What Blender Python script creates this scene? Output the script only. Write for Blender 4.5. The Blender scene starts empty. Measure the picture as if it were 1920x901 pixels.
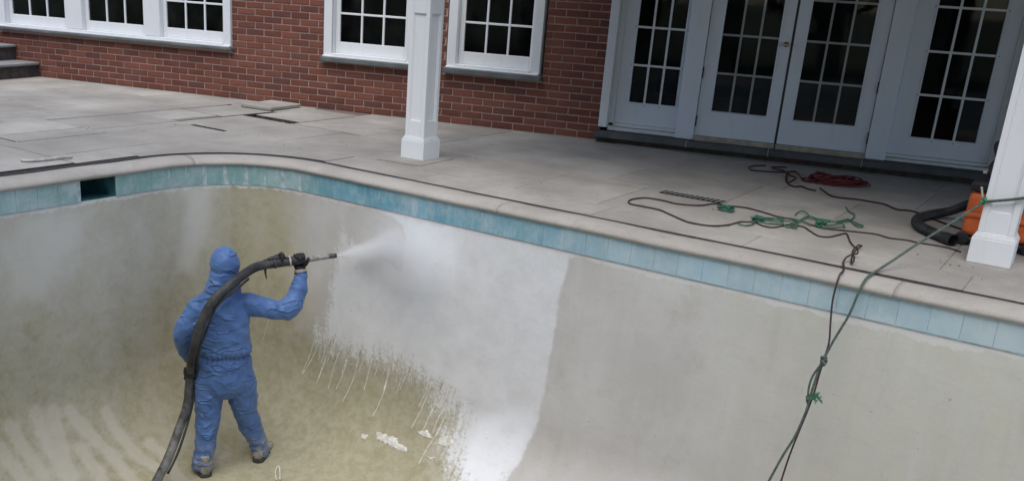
import bpy, bmesh, math, random
from mathutils import Vector, Matrix, noise, Quaternion

# ------------------------------------------------------------------ camera, sky, sun, exposure
scene = bpy.context.scene
random.seed(7)
COL = bpy.context.collection

cam_data = bpy.data.cameras.new('camera')
cam = bpy.data.objects.new('camera', cam_data)
COL.objects.link(cam)
cam_data.sensor_fit = 'HORIZONTAL'
cam_data.sensor_width = 36.0
cam_data.lens = 1795.893 / 1920 * 36.0
cam_data.shift_x = (960 - 825.565) / 1920
cam_data.shift_y = (588.752 - 450.5) / 1920
cam_data.clip_end = 2000
_r = Vector((0.9279, 0.3676, 0.0585)); _f = Vector((-0.3304, 0.8858, -0.3259))
_f.normalize(); _u = _r.cross(_f).normalized(); _r = _f.cross(_u)
cam.matrix_world = Matrix(((_r.x, _u.x, -_f.x, 0.0), (_r.y, _u.y, -_f.y, -9.351), (_r.z, _u.z, -_f.z, 1.358), (0, 0, 0, 1)))
scene.camera = cam

SUN_AZ = math.radians(178)      # clockwise from +Y (towards the house): light from the open side, left of the camera
SUN_EL = math.radians(62)
world = bpy.data.worlds.new('World'); scene.world = world; world.use_nodes = True
nt = world.node_tree; nt.nodes.clear()
sky = nt.nodes.new('ShaderNodeTexSky'); sky.sky_type = 'NISHITA'; sky.sun_disc = False
sky.sun_elevation = SUN_EL; sky.sun_rotation = SUN_AZ; sky.air_density = 1.0; sky.dust_density = 1.0; sky.ozone_density = 3.0
bg = nt.nodes.new('ShaderNodeBackground'); bg.inputs[1].default_value = 0.15
wo = nt.nodes.new('ShaderNodeOutputWorld')
nt.links.new(sky.outputs[0], bg.inputs[0]); nt.links.new(bg.outputs[0], wo.inputs[0])

sun_data = bpy.data.lights.new('sun', 'SUN'); sun_data.energy = 2.2; sun_data.angle = math.radians(60); sun_data.color = (1.0, 0.95, 0.87)
sun = bpy.data.objects.new('sun', sun_data); COL.objects.link(sun)
_d = Vector((math.sin(SUN_AZ) * math.cos(SUN_EL), math.cos(SUN_AZ) * math.cos(SUN_EL), math.sin(SUN_EL)))
sun.rotation_euler = _d.to_track_quat('Z', 'Y').to_euler(); sun.location = _d * 20

scene.view_settings.view_transform = 'Standard'; scene.view_settings.look = 'None'
scene.view_settings.exposure = 0.5; scene.view_settings.gamma = 1.0
scene.cycles.volume_bounces = 3
try: scene.view_settings.use_curve_mapping = False
except Exception: pass

# ------------------------------------------------------------------ helpers
DL = -0.24497                     # pool and porch columns stand turned by this angle to the house wall
CD, SD = math.cos(DL), math.sin(DL)
def P(u, v, z=0.0): return Vector((u * CD - v * SD, u * SD + v * CD, z))
def wm(o):
    m = o.matrix_basis.copy()
    if o.parent: m = wm(o.parent) @ o.matrix_parent_inverse @ m
    return m
def setparent(o, p):
    o.parent = p
    o.matrix_parent_inverse = wm(p).inverted()
def tag(o, label=None, cat=None, group=None, kind=None):
    if label: o['label'] = label
    if cat: o['category'] = cat
    if group: o['group'] = group
    if kind: o['kind'] = kind
    return o
def empty(name, loc, rz=0.0):
    o = bpy.data.objects.new(name, None); COL.objects.link(o)
    o.location = loc; o.rotation_euler = (0, 0, rz); o.empty_display_size = 0.1
    return o
def link_mesh(name, me, mat=None, parent=None, loc=None, rz=0.0):
    o = bpy.data.objects.new(name, me); COL.objects.link(o)
    if loc is not None: o.location = loc
    if rz: o.rotation_euler = (0, 0, rz)
    if mat and not me.materials: me.materials.append(mat)
    if parent: setparent(o, parent)
    return o
def raw(name, verts, faces, mat, parent=None, smooth=False, loc=None, rz=0.0):
    me = bpy.data.meshes.new(name); me.from_pydata([tuple(v) for v in verts], [], faces); me.update()
    if smooth: me.polygons.foreach_set('use_smooth', [True] * len(me.polygons))
    return link_mesh(name, me, mat, parent, loc, rz)
def box_vf(b):
    x0, x1, y0, y1, z0, z1 = b
    v = [(x0,y0,z0),(x1,y0,z0),(x1,y1,z0),(x0,y1,z0),(x0,y0,z1),(x1,y0,z1),(x1,y1,z1),(x0,y1,z1)]
    f = [(0,3,2,1),(4,5,6,7),(0,1,5,4),(1,2,6,5),(2,3,7,6),(3,0,4,7)]
    return v, f
def boxes(name, bl, mat, parent=None, bevel=0.0, loc=(0,0,0), rz=0.0, seg=1):
    """one mesh made of axis boxes (x0,x1,y0,y1,z0,z1) given relative to loc"""
    bm = bmesh.new()
    for b in bl:
        v, f = box_vf(b); vs = [bm.verts.new(p) for p in v]
        for q in f: bm.faces.new([vs[i] for i in q])
    if bevel: bmesh.ops.bevel(bm, geom=list(bm.edges), offset=bevel, segments=seg, affect='EDGES', profile=0.5)
    me = bpy.data.meshes.new(name); bm.to_mesh(me); bm.free()
    return link_mesh(name, me, mat, parent, loc, rz)
def wbox(name, b, mat, parent=None, bevel=0.0):
    c = Vector(((b[0]+b[1])/2, (b[2]+b[3])/2, b[4]))
    return boxes(name, [(b[0]-c.x, b[1]-c.x, b[2]-c.y, b[3]-c.y, 0, b[5]-b[4])], mat, parent, bevel, c)
def catmull(pts, n=6):
    pts = [Vector(p) for p in pts]
    if len(pts) < 3: return pts
    out = []
    ext = [pts[0] * 2 - pts[1]] + pts + [pts[-1] * 2 - pts[-2]]
    for i in range(1, len(ext) - 2):
        p0, p1, p2, p3 = ext[i-1:i+3]
        for k in range(n):
            t = k / n
            out.append(0.5 * ((2*p1) + (p2-p0)*t + (2*p0-5*p1+4*p2-p3)*t*t + (3*p1-p0-3*p2+p3)*t**3))
    out.append(pts[-1])
    return out
def tube_vf(path, rad, sides=8, cap=True, base=0):
    """rad: number or function of the fraction 0..1; elliptical when it returns a pair"""
    n = len(path); V = []; F = []
    up = Vector((0, 0, 1)); prev = None
    for i, p in enumerate(path):
        t = (path[min(i+1, n-1)] - path[max(i-1, 0)])
        if t.length < 1e-9: t = Vector((1, 0, 0))
        t.normalize()
        if prev is None:
            a = t.cross(up)
            if a.length < 1e-3: a = t.cross(Vector((0, 1, 0)))
            a.normalize()
        else:
            a = prev - t * prev.dot(t)
            if a.length < 1e-6: a = t.cross(up)
            a.normalize()
        prev = a; b = t.cross(a)
        r = rad(i / max(n-1, 1)) if callable(rad) else rad
        ra, rb = r if isinstance(r, tuple) else (r, r)
        for k in range(sides):
            g = 2 * math.pi * k / sides
            V.append(p + a * (math.cos(g) * ra) + b * (math.sin(g) * rb))
    for i in range(n - 1):
        for k in range(sides):
            k2 = (k + 1) % sides
            F.append((base + i*sides + k, base + i*sides + k2, base + (i+1)*sides + k2, base + (i+1)*sides + k))
    if cap:
        F.append(tuple(base + k for k in range(sides))[::-1]); F.append(tuple(base + (n-1)*sides + k for k in range(sides)))
    return V, F
def tube(name, pts, rad, mat, parent=None, sides=8, n=6, smooth=True, curve=True):
    path = catmull(pts, n) if curve else [Vector(p) for p in pts]
    V, F = tube_vf(path, rad, sides)
    c = Vector(path[0])
    return raw(name, [v - c for v in V], F, mat, parent, smooth, c)
def tubes(name, plist, rad, mat, parent=None, sides=6, n=5):
    V = []; F = []
    for pts in plist:
        v, f = tube_vf(catmull(pts, n), rad, sides, True, len(V)); V += v; F += f
    c = Vector(plist[0][0])
    return raw(name, [v - c for v in V], F, mat, parent, True, c)
def sstep(a, b, x):
    t = min(1, max(0, (x - a) / (b - a))); return t * t * (3 - 2 * t)

# ------------------------------------------------------------------ materials
def srgb(r, g, b):
    f = lambda c: (c/255/12.92 if c/255 <= 0.04045 else ((c/255+0.055)/1.055)**2.4)
    return (f(r), f(g), f(b), 1)
class MB:
    def __init__(s, name, rough=0.6, spec=0.4):
        s.m = bpy.data.materials.new(name); s.m.use_nodes = True; s.t = s.m.node_tree
        s.b = s.t.nodes['Principled BSDF']; s.b.inputs['Roughness'].default_value = rough
        s.b.inputs['Specular IOR Level'].default_value = spec
        s.L = s.t.links.new
    def n(s, typ, **kw):
        nd = s.t.nodes.new(typ)
        for k, v in kw.items(): setattr(nd, k, v)
        return nd
    def coord(s, kind='Object'): return s.n('ShaderNodeTexCoord').outputs[kind]
    def gpos(s): return s.n('ShaderNodeNewGeometry').outputs['Position']
    def mapping(s, vec, scale):
        m = s.n('ShaderNodeMapping'); m.inputs['Scale'].default_value = scale; s.L(vec, m.inputs['Vector']); return m.outputs[0]
    def noise(s, vec, scale, detail=4, rough=0.6):
        nd = s.n('ShaderNodeTexNoise'); nd.inputs['Scale'].default_value = scale; nd.inputs['Detail'].default_value = detail
        nd.inputs['Roughness'].default_value = rough; s.L(vec, nd.inputs['Vector']); return nd.outputs['Fac']
    def ramp(s, fac, lo, hi, a=0.0, b=1.0):
        nd = s.n('ShaderNodeMapRange'); nd.interpolation_type = 'SMOOTHSTEP'
        for k, v in zip(('From Min','From Max','To Min','To Max'), (lo, hi, a, b)): nd.inputs[k].default_value = v
        s.L(fac, nd.inputs['Value']); return nd.outputs[0]
    def math(s, op, a, b=None, c=None):
        nd = s.n('ShaderNodeMath', operation=op)
        for i, v in enumerate((a, b, c)):
            if v is None: continue
            if isinstance(v, (int, float)): nd.inputs[i].default_value = v
            else: s.L(v, nd.inputs[i])
        return nd.outputs[0]
    def mix(s, fac, a, b, blend='MIX'):
        nd = s.n('ShaderNodeMix', data_type='RGBA', blend_type=blend)
        for i, v in ((0, fac), (6, a), (7, b)):
            if isinstance(v, (int, float)): nd.inputs[i].default_value = v
            elif isinstance(v, tuple): nd.inputs[i].default_value = v
            else: s.L(v, nd.inputs[i])
        return nd.outputs[2]
    def attr(s, name, out='Fac'):
        nd = s.n('ShaderNodeAttribute'); nd.attribute_name = name; return nd.outputs[out]
    def color(s, c):
        if isinstance(c, tuple): s.b.inputs['Base Color'].default_value = c
        else: s.L(c, s.b.inputs['Base Color'])
    def rough(s, v): s.L(v, s.b.inputs['Roughness'])
    def bump(s, h, strength=0.3, dist=0.01):
        nd = s.n('ShaderNodeBump'); nd.inputs['Strength'].default_value = strength; nd.inputs['Distance'].default_value = dist
        s.L(h, nd.inputs['Height']); s.L(nd.outputs[0], s.b.inputs['Normal'])
def rgba(*c): return (c[0], c[1], c[2], 1.0)
def simple(name, c, rough=0.6, var=0.15, scale=8.0, bump=0.0, bscale=60.0, spec=0.4, metallic=0.0, coat=0.0):
    b = MB(name, rough, spec); g = b.gpos()
    f = b.noise(g, scale)
    dark = rgba(*[x * (1 - var) for x in c[:3]]); light = rgba(*[min(1, x * (1 + var)) for x in c[:3]])
    b.color(b.mix(b.ramp(f, .3, .7), dark, light))
    if bump: b.bump(b.noise(g, bscale, 5), bump, 0.004)
    b.b.inputs['Metallic'].default_value = metallic
    return b.m

def m_brick():
    b = MB('brick_clay', .85, .25); g = b.gpos()
    rnd = b.n('ShaderNodeObjectInfo').outputs['Random']
    pa = b.attr('tone')
    r = b.math('FRACT', b.math('ADD', rnd, pa))
    c1 = b.mix(r, rgba(.125, .046, .033), rgba(.25, .092, .060))
    c1 = b.mix(b.ramp(r, .86, .88), c1, rgba(.125, .055, .045))
    c1 = b.mix(b.ramp(b.noise(g, 3, 3), .45, .7, 0, .35), c1, rgba(.24, .10, .075))
    c1 = b.mix(b.ramp(b.noise(g, 90, 3), .35, .7, 0, .45), c1, rgba(.10, .03, .022))
    # pale mortar smear and dust
    c1 = b.mix(b.ramp(b.noise(g, 26, 6, .7), .58, .8, 0, .4), c1, rgba(.36, .25, .21))
    b.color(c1); b.bump(b.noise(g, 130, 6), .6, .006); return b.m
def m_mortar():
    b = MB('mortar', .95, .1); g = b.gpos()
    c = b.mix(b.noise(g, 4, 4), rgba(.34, .235, .205), rgba(.45, .33, .29))
    c = b.mix(b.ramp(b.noise(g, 60, 4), .4, .8, 0, .4), c, rgba(.2, .13, .11))
    b.color(c); b.bump(b.noise(g, 200, 4), .5, .004); return b.m
def m_white(name='white_paint', c=(.70, .72, .74), dirt=.25, rough=.45):
    b = MB(name, rough, .4); g = b.gpos()
    m = b.mapping(g, (6, 6, 1.2))
    f = b.noise(m, 2.5, 6, .65)
    col = b.mix(b.ramp(f, .5, .78, 0, dirt), rgba(*c), rgba(.47, .46, .42))
    col = b.mix(b.ramp(b.noise(g, 45, 3), .62, .75, 0, dirt * .7), col, rgba(.35, .34, .3))
    b.color(col); b.bump(b.noise(b.mapping(g, (30, 30, 4)), 6, 3), .12, .003); return b.m
def m_stone(name, ca, cb, scale=2.2, bump=.4, stain=.35, stainc=(.16, .155, .15), perobj=.25):
    b = MB(name, .85, .25); g = b.gpos()
    rnd = b.n('ShaderNodeObjectInfo').outputs['Random']
    col = b.mix(b.ramp(b.noise(g, scale, 7, .62), .3, .72), rgba(*ca), rgba(*cb))
    col = b.mix(b.math('MULTIPLY', rnd, perobj), col, rgba(*[x * .62 for x in ca]))
    col = b.mix(b.ramp(b.noise(g, scale * 3.1, 6, .7), .56, .78, 0, stain), col, rgba(*stainc))
    col = b.mix(b.ramp(b.noise(g, scale * .45, 4, .55), .42, .66, 0, .4), col, rgba(*[x * .72 for x in ca]))
    col = b.mix(b.ramp(b.noise(g, 55, 5), .5, .8, 0, .3), col, rgba(*[x * .6 for x in ca]))
    col = b.mix(b.ramp(b.noise(g, 34, 2), .70, .74, 0, .5), col, rgba(*[x * .45 for x in ca]))
    b.color(col)
    h = b.math('ADD', b.noise(g, 9, 5), b.math('MULTIPLY', b.noise(g, 120, 4), .35))
    b.bump(h, bump, .012); return b.m
def m_glass(name='window_glass', tint=(.55, .6, .62), rough=.03):
    b = MB(name); t = b.t
    out = [n for n in t.nodes if n.type == 'OUTPUT_MATERIAL'][0]
    tr = b.n('ShaderNodeBsdfTransparent'); tr.inputs[0].default_value = rgba(*tint)
    gl = b.n('ShaderNodeBsdfGlossy'); gl.inputs['Roughness'].default_value = rough
    fr = b.n('ShaderNodeFresnel'); fr.inputs[0].default_value = 1.28
    nb = b.n('ShaderNodeBump'); nb.inputs['Strength'].default_value = .02; nb.inputs['Distance'].default_value = .02
    b.L(b.noise(b.gpos(), 2.5, 2), nb.inputs['Height']); b.L(nb.outputs[0], gl.inputs['Normal'])
    mx = b.n('ShaderNodeMixShader'); b.L(fr.outputs[0], mx.inputs[0]); b.L(tr.outputs[0], mx.inputs[1]); b.L(gl.outputs[0], mx.inputs[2])
    # a film of dust on the outside
    df = b.n('ShaderNodeBsdfDiffuse'); df.inputs[0].default_value = rgba(.5, .5, .5)
    mx2 = b.n('ShaderNodeMixShader'); b.L(b.ramp(b.noise(b.gpos(), 3.5, 5),   .35, .8, .002, .02), mx2.inputs[0])
    b.L(mx.outputs[0], mx2.inputs[1]); b.L(df.outputs[0], mx2.inputs[2])
    b.L(mx2.outputs[0], out.inputs['Surface']); return b.m
def m_tile():
    b = MB('glazed_tile', .32, .45); g = b.gpos()
    col = b.n('ShaderNodeObjectInfo').outputs['Color']
    c = b.mix(b.ramp(b.noise(b.mapping(g, (7, 7, 1.3)), 4, 5, .65), .42, .75, 0, .35), col, rgba(.50, .60, .62))
    c = b.mix(b.ramp(b.noise(g, 7, 6, .7), .5, .8, 0, .4), c, b.mix(.5, col, rgba(.10, .24, .26), 'MULTIPLY'))
    c = b.mix(b.ramp(b.noise(g, 2.6, 6, .7), .40, .66, 0, .68), c, rgba(.52, .60, .60))
    c = b.mix(b.ramp(b.noise(g, 45, 5, .7), .56, .78, 0, .5), c, rgba(.62, .63, .6))
    b.color(c); b.rough(b.ramp(b.noise(g, 10, 4), .3, .7, .25, .65)); b.bump(b.noise(g, 40, 4), .15, .003); return b.m
def m_coping():
    b = MB('cast_coping', .9, .2); g = b.gpos()
    c = b.mix(b.ramp(b.noise(g, 2.0, 7, .65), .3, .75), rgba(.335, .308, .272), rgba(.43, .402, .36))
    c = b.mix(b.ramp(b.noise(g, 9, 6, .7), .55, .75, 0, .55), c, rgba(.25, .215, .175))
    c = b.mix(b.ramp(b.noise(g, 70, 4), .55, .8, 0, .5), c, rgba(.52, .47, .41))
    c = b.mix(b.ramp(b.noise(g, 150, 3), .6, .75, 0, .5), c, rgba(.16, .14, .12))
    b.color(c); b.bump(b.math('ADD', b.noise(g, 14, 5), b.math('MULTIPLY', b.noise(g, 110, 4), .5)), .5, .012); return b.m
def m_plaster():
    b = MB('pool_plaster', .8, .3); g = b.gpos(); uv = b.coord('UV')
    A = b.attr
    big = b.noise(g, 1.1, 5, .6); mid = b.noise(g, 5, 6, .65); fine = b.noise(g, 38, 5, .7); mott = b.noise(g, 12, 6, .75)
    vert = b.noise(b.mapping(uv, (26, 2.2, 1)), 1.0, 5, .65)
    vert2 = b.noise(b.mapping(uv, (7, .8, 1)), 1.0, 4, .6)
    c = b.mix(b.ramp(big, .32, .68), rgba(.525, .50, .46), rgba(.62, .60, .56))
    c = b.mix(b.math('MULTIPLY', A('warm'), b.ramp(mid, .3, .7, .4, 1.0)), c, rgba(.565, .55, .45))
    c = b.mix(b.ramp(vert2, .5, .75, 0, .38), c, rgba(.66, .64, .605))
    c = b.mix(b.ramp(vert2, .46, .26, 0, .30), c, rgba(.40, .375, .32))
    c = b.mix(b.ramp(b.noise(g, 2.3, 6, .7), .56, .70, 0, .35), c, rgba(.43, .405, .35))
    # light trowel/brush patches
    c = b.mix(b.math('MULTIPLY', A('pale'), b.ramp(mid, .2, .6, .5, 1.0)), c, rgba(.68, .67, .63))
    # olive-brown dirt of the deep end
    om = b.math('MULTIPLY', b.ramp(b.math('ADD', A('olive'), b.math('MULTIPLY', b.math('SUBTRACT', mid, .5), .5)), .12, .9), 1.0)
    oc = b.mix(b.ramp(mott, .3, .7), rgba(.33, .295, .185), rgba(.43, .40, .28))
    oc = b.mix(b.ramp(fine, .55, .75, 0, .4), oc, rgba(.19, .16, .09))
    c = b.mix(om, c, oc)
    c = b.mix(b.math('MULTIPLY', A('pale'), b.ramp(mid, .2, .65, .3, .62)), c, rgba(.62, .60, .55))
    c = b.mix(b.math('MULTIPLY', A('yellow'), .36), c, rgba(.44, .40, .25))
    # pale brush streaks
    sm = b.ramp(b.math('ADD', A('streak'), b.math('MULTIPLY', b.math('SUBTRACT', mott, .5), .7)), .25, .85, 0, .55)
    c = b.mix(sm, c, rgba(.56, .52, .42))
    # blasted surface: signed distance to its outline, frayed by noise, runs below
    sd = A('blast')
    fray = b.math('MULTIPLY', b.math('SUBTRACT', mid, .5), .10)
    runs = b.math('MULTIPLY', b.math('MULTIPLY', b.math('SUBTRACT', vert, .48), .42), A('runs'))
    spk = b.math('MULTIPLY', b.math('MULTIPLY', b.math('SUBTRACT', fine, .5), .6), A('runs'))
    bm_ = b.ramp(b.math('ADD', b.math('ADD', sd, fray), b.math('ADD', runs, spk)), -.012, .022)
    nd_ = bm_.node
    b.L(b.math('MULTIPLY_ADD', A('runs'), -.11, -.012), nd_.inputs['From Min']); b.L(b.math('MULTIPLY_ADD', A('runs'), .09, .022), nd_.inputs['From Max'])
    c = b.mix(b.math('MULTIPLY', b.ramp(sd, -.34, .0, 0, .55), b.math('MULTIPLY', A('runs'), b.ramp(mott, .25, .7))), c, rgba(.56, .54, .48))
    bc = b.mix(b.ramp(mid, .3, .7), rgba(.70, .695, .685), rgba(.78, .78, .775))
    bc = b.mix(b.ramp(vert, .5, .75, 0, .4), bc, rgba(.78, .785, .80))
    fr = b.math('MULTIPLY', A('fresh'), b.ramp(mid, .2, .6, .6, 1.0))
    bc = b.mix(fr, bc, rgba(.86, .87, .88))
    c = b.mix(bm_, c, bc)
    # patch inside the jet that is still grey
    dm = b.ramp(b.math('ADD', A('dark'), b.math('MULTIPLY', b.math('SUBTRACT', mott, .5), .05)), -.012, .012)
    c = b.mix(b.math('MULTIPLY', dm, .7), c, rgba(.54, .53, .52))
    # scale crust under the tile line
    cm = b.ramp(b.math('ADD', A('crust'), b.math('MULTIPLY', b.math('SUBTRACT', mott, .5), .13)), -.006, .012, 0, .75)
    c = b.mix(cm, c, rgba(.70, .68, .65))
    c = b.mix(b.ramp(b.noise(g, 22, 3), .71, .75, 0, .35), c, rgba(.12, .11, .08))
    # trowel mottling and pits
    tm_ = b.noise(b.mapping(uv, (5, 14, 1)), 1.0, 5, .7)
    c = b.mix(b.ramp(tm_, .5, .72, 0, .16), c, b.mix(1.0, c, rgba(.78, .76, .72), 'MULTIPLY'))
    c = b.mix(b.ramp(mott, .52, .74, 0, .22), c, b.mix(1.0, c, rgba(.80, .79, .76), 'MULTIPLY'))
    pit = b.noise(g, 85, 2); pm = b.ramp(pit, .66, .72)
    c = b.mix(b.math('MULTIPLY', pm, .25), c, rgba(.2, .19, .16))
    b.color(c)
    hh = b.math('ADD', b.noise(g, 16, 6), b.math('MULTIPLY', fine, .5))
    b.bump(b.math('SUBTRACT', b.math('ADD', hh, b.math('MULTIPLY', tm_, .5)), b.math('MULTIPLY', pm, .3)), .16, .010); return b.m
def m_coverall():
    b = MB('coverall_fabric', .55, .35); g = b.coord('Object')
    c = b.mix(b.ramp(b.noise(g, 5, 5), .35, .65), rgba(.055, .118, .285), rgba(.080, .165, .365))
    # dust on the lower legs
    sep = b.n('ShaderNodeSeparateXYZ'); b.L(g, sep.inputs[0])
    dm = b.math('MULTIPLY', b.ramp(sep.outputs['Z'], .10, .32, 1, 0), b.ramp(b.noise(g, 14, 5), .4, .68, 0, .75))
    c = b.mix(dm, c, rgba(.34, .33, .29))
    b.color(c)
    rt_ = b.n('ShaderNodeMapping'); rt_.inputs['Rotation'].default_value = (.5, .3, .6); rt_.inputs['Scale'].default_value = (5, 5, 12); b.L(g, rt_.inputs['Vector'])
    r2_ = b.n('ShaderNodeMapping'); r2_.inputs['Rotation'].default_value = (-.4, -.5, -.4); r2_.inputs['Scale'].default_value = (14, 9, 22); b.L(g, r2_.inputs['Vector'])
    w1_ = b.ramp(b.math('ABSOLUTE', b.math('SUBTRACT', b.noise(rt_.outputs[0], 1.0, 1.5, .4), .5)), 0, .055, 1, 0)
    w2_ = b.ramp(b.math('ABSOLUTE', b.math('SUBTRACT', b.noise(r2_.outputs[0], .8, 1, .4), .5)), 0, .06, 1, 0)
    k1_ = b.ramp(b.noise(g, 5.5, 1), .44, .6); k2_ = b.ramp(b.noise(g, 8, 1), .5, .64)
    h = b.math('ADD', b.math('MULTIPLY', w1_, k1_), b.math('MULTIPLY', b.math('MULTIPLY', w2_, k2_), .6))
    b.bump(h, .75, .014)
    b.b.inputs['Coat Weight'].default_value = .03; b.b.inputs['Coat Roughness'].default_value = .35
    b.b.inputs['Sheen Weight'].default_value = .15; return b.m

M = {}
M['brick'] = m_brick(); M['mortar'] = m_mortar()
M['white'] = m_white(); M['col_white'] = m_white('column_paint', (.76, .77, .78), .14)
M['shade_tinted_paint'] = m_white('shade_tinted_paint', (.74, .785, .87), .15)  # door paint tinted blue, making up for blue porch shade the lighting lacks
M['sill_stone'] = m_stone('sill_stone', (.10, .11, .115), (.16, .17, .17), 5, .3)
M['slab'] = m_stone('paving_stone', (.30, .28, .248), (.44, .415, .372), 1.7, .4, .6, (.165, .152, .138), .32)
M['edge'] = simple('shaded_edge', (.06, .055, .05), .95, .4, 25, .5)  # darkness of shaded joints painted on the slabs' side faces
M['grout'] = m_stone('joint_sand', (.16, .15, .135), (.26, .25, .23), 8, .4)
M['bed'] = simple('paving_bed', (.035, .032, .028), .95, .4, 30, .5)
M['lawn'] = simple('lawn_soil', (.07, .09, .035), .95, .4, 3, .6, 40)
M['step_stone'] = m_stone('step_stone', (.085, .09, .092), (.15, .15, .15), 4, .4, .3, (.04, .045, .04))
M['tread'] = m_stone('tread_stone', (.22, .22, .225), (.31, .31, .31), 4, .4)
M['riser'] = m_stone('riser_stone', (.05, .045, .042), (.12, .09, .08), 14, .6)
M['glass'] = m_glass(); M['storm_glass'] = m_glass('storm_glass', (.92, .93, .94), .03)
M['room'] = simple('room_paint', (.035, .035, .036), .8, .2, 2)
M['tile'] = m_tile(); M['coping'] = m_coping(); M['plaster'] = m_plaster()
M['tile_grout'] = simple('tile_grout', (.40, .48, .49), .9, .25, 20, .4)
M['slurry'] = simple('slurry', (.66, .64, .57), .8, .2, 30, .5)
M['slurry_run'] = simple('slurry_run', (.66, .63, .54), .8, .25, 40, .3)
M['coverall'] = m_coverall()
M['rubber'] = simple('black_rubber', (.028, .027, .028), .55, .5, 9, .25, 60)
M['hose_dust'] = None
M['glove'] = simple('glove_leather', (.018, .017, .016), .7, .4, 30, .5, 80)
M['cuff'] = simple('glove_cuff', (.36, .28, .19), .85, .25, 40, .4)
M['boot'] = simple('dusty_boot', (.30, .28, .23), .9, .35, 18, .5)
M['sole'] = simple('boot_sole', (.06, .055, .045), .85, .3, 30, .4)
M['alu'] = simple('nozzle_metal', (.27, .25, .235), .5, .3, 40, .3, 90)
M['dark_metal'] = simple('dark_metal', (.06, .06, .065), .5, .3, 40, .2)
M['tape'] = simple('tape', (.45, .42, .36), .7, .25, 40)
M['brass'] = simple('brass', (.45, .36, .2), .3, .2, 40, metallic=1.0)
M['orange'] = simple('orange_plastic', (.62, .125, .03), .45, .18, 6, .1)
M['blackplastic'] = simple('black_plastic', (.02, .02, .022), .5, .3, 12, .1)
M['red'] = simple('red_cord', (.10, .010, .013), .5, .25, 20)
M['brown'] = simple('brown_cord', (.05, .028, .026), .55, .3, 20)
M['green'] = simple('green_rope', (.04, .13, .085), .8, .4, 60, .6, 120)
M['rope'] = simple('grey_green_rope', (.075, .105, .085), .8, .4, 80, .6, 160)
M['pipe'] = simple('grey_pipe', (.42, .40, .37), .6, .25, 30)
M['iron'] = simple('drain_iron', (.07, .07, .07), .6, .4, 30)
M['void'] = simple('drain_void', (.008, .008, .008), .95, .2, 30)
def m_hose():
    b = MB('dusty_hose', .6, .35); g = b.coord('Object')
    sep = b.n('ShaderNodeSeparateXYZ'); b.L(b.gpos(), sep.inputs[0])
    f = b.math('MULTIPLY', b.ramp(sep.outputs['Z'], -2.2, -1.3, 1, .18), b.ramp(b.noise(g, 8, 6), .35, .7))
    c = b.mix(b.ramp(b.noise(g, 40, 4), .4, .7), rgba(.022, .022, .024), rgba(.05, .05, .05))
    b.color(b.mix(f, c, rgba(.24, .23, .20))); b.bump(b.noise(g, 70, 4), .3, .004); return b.m
M['hose'] = m_hose()
def m_mist(name, jet):
    """falling-off spray density in the object's own space: a jet along +X, or a cloud inside the unit ball"""
    m = bpy.data.materials.new(name); m.use_nodes = True; t = m.node_tree; t.nodes.clear(); L_ = t.links.new
    o = t.nodes.new('ShaderNodeOutputMaterial'); v = t.nodes.new('ShaderNodeVolumePrincipled')
    v.inputs['Color'].default_value = rgba(.985, .985, .99)
    tc = t.nodes.new('ShaderNodeTexCoord').outputs['Object']
    def mt(op, a, b=None):
        n = t.nodes.new('ShaderNodeMath'); n.operation = op
        for i, x in enumerate((a, b)):
            if x is None: continue
            if isinstance(x, (int, float)): n.inputs[i].default_value = x
            else: L_(x, n.inputs[i])
        return n.outputs[0]
    nz = t.nodes.new('ShaderNodeTexNoise'); nz.inputs['Scale'].default_value = 14 if jet else 2.6; nz.inputs['Detail'].default_value = 3; L_(tc, nz.inputs['Vector'])
    if jet:
        sp = t.nodes.new('ShaderNodeSeparateXYZ'); L_(tc, sp.inputs[0]); x = sp.outputs[0]
        r = mt('SQRT', mt('ADD', mt('MULTIPLY', sp.outputs[1], sp.outputs[1]), mt('MULTIPLY', sp.outputs[2], sp.outputs[2])))
        R_ = mt('ADD', mt('MULTIPLY', x, .25), .012)
        f = mt('MAXIMUM', mt('SUBTRACT', 1.0, mt('DIVIDE', r, R_)), 0)
        f = mt('POWER', f, 1.6)
        d = mt('MULTIPLY', f, mt('DIVIDE', 2.8, mt('ADD', R_, .02)))
        d = mt('MULTIPLY', d, mt('ADD', mt('MULTIPLY', nz.outputs['Fac'], 1.2), .4))
    else:
        ln = t.nodes.new('ShaderNodeVectorMath'); ln.operation = 'LENGTH'; L_(tc, ln.inputs[0])
        f = mt('POWER', mt('MAXIMUM', mt('SUBTRACT', 1.0, ln.outputs['Value']), 0), 1.3)
        d = mt('MULTIPLY', mt('MULTIPLY', f, 10.0), mt('ADD', mt('MULTIPLY', nz.outputs['Fac'], 1.6), -.15))
        d = mt('MAXIMUM', d, 0)
    L_(d, v.inputs['Density']); L_(v.outputs[0], o.inputs['Volume']); return m

# ------------------------------------------------------------------ ground, deck bed
def ring(name, outer, inner, z, mat, transform, zi=None):
    """flat sheet between an outer rectangle and an inner closed loop (lists of (a,b))"""
    V = [transform(a, b, z) for a, b in outer] + [transform(a, b, zi if zi is not None else z) for a, b in inner]
    bm = bmesh.new(); vs = [bm.verts.new(v) for v in V]; no = len(outer); es = []
    for i in range(no): es.append(bm.edges.new((vs[i], vs[(i+1) % no])))
    ni = len(inner)
    for i in range(ni): es.append(bm.edges.new((vs[no+i], vs[no+(i+1) % ni])))
    bmesh.ops.triangle_fill(bm, edges=es, use_beauty=True)
    bmesh.ops.recalc_face_normals(bm, faces=bm.faces)
    for f in bm.faces:
        if f.normal.z < 0: f.normal_flip()
    me = bpy.data.meshes.new(name); bm.to_mesh(me); bm.free()
    return link_mesh(name, me, mat)
PU0, PU1, PV0, PV1 = -3.43, 7.0, -8.45, -3.76         # tile face of the pool
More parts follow.
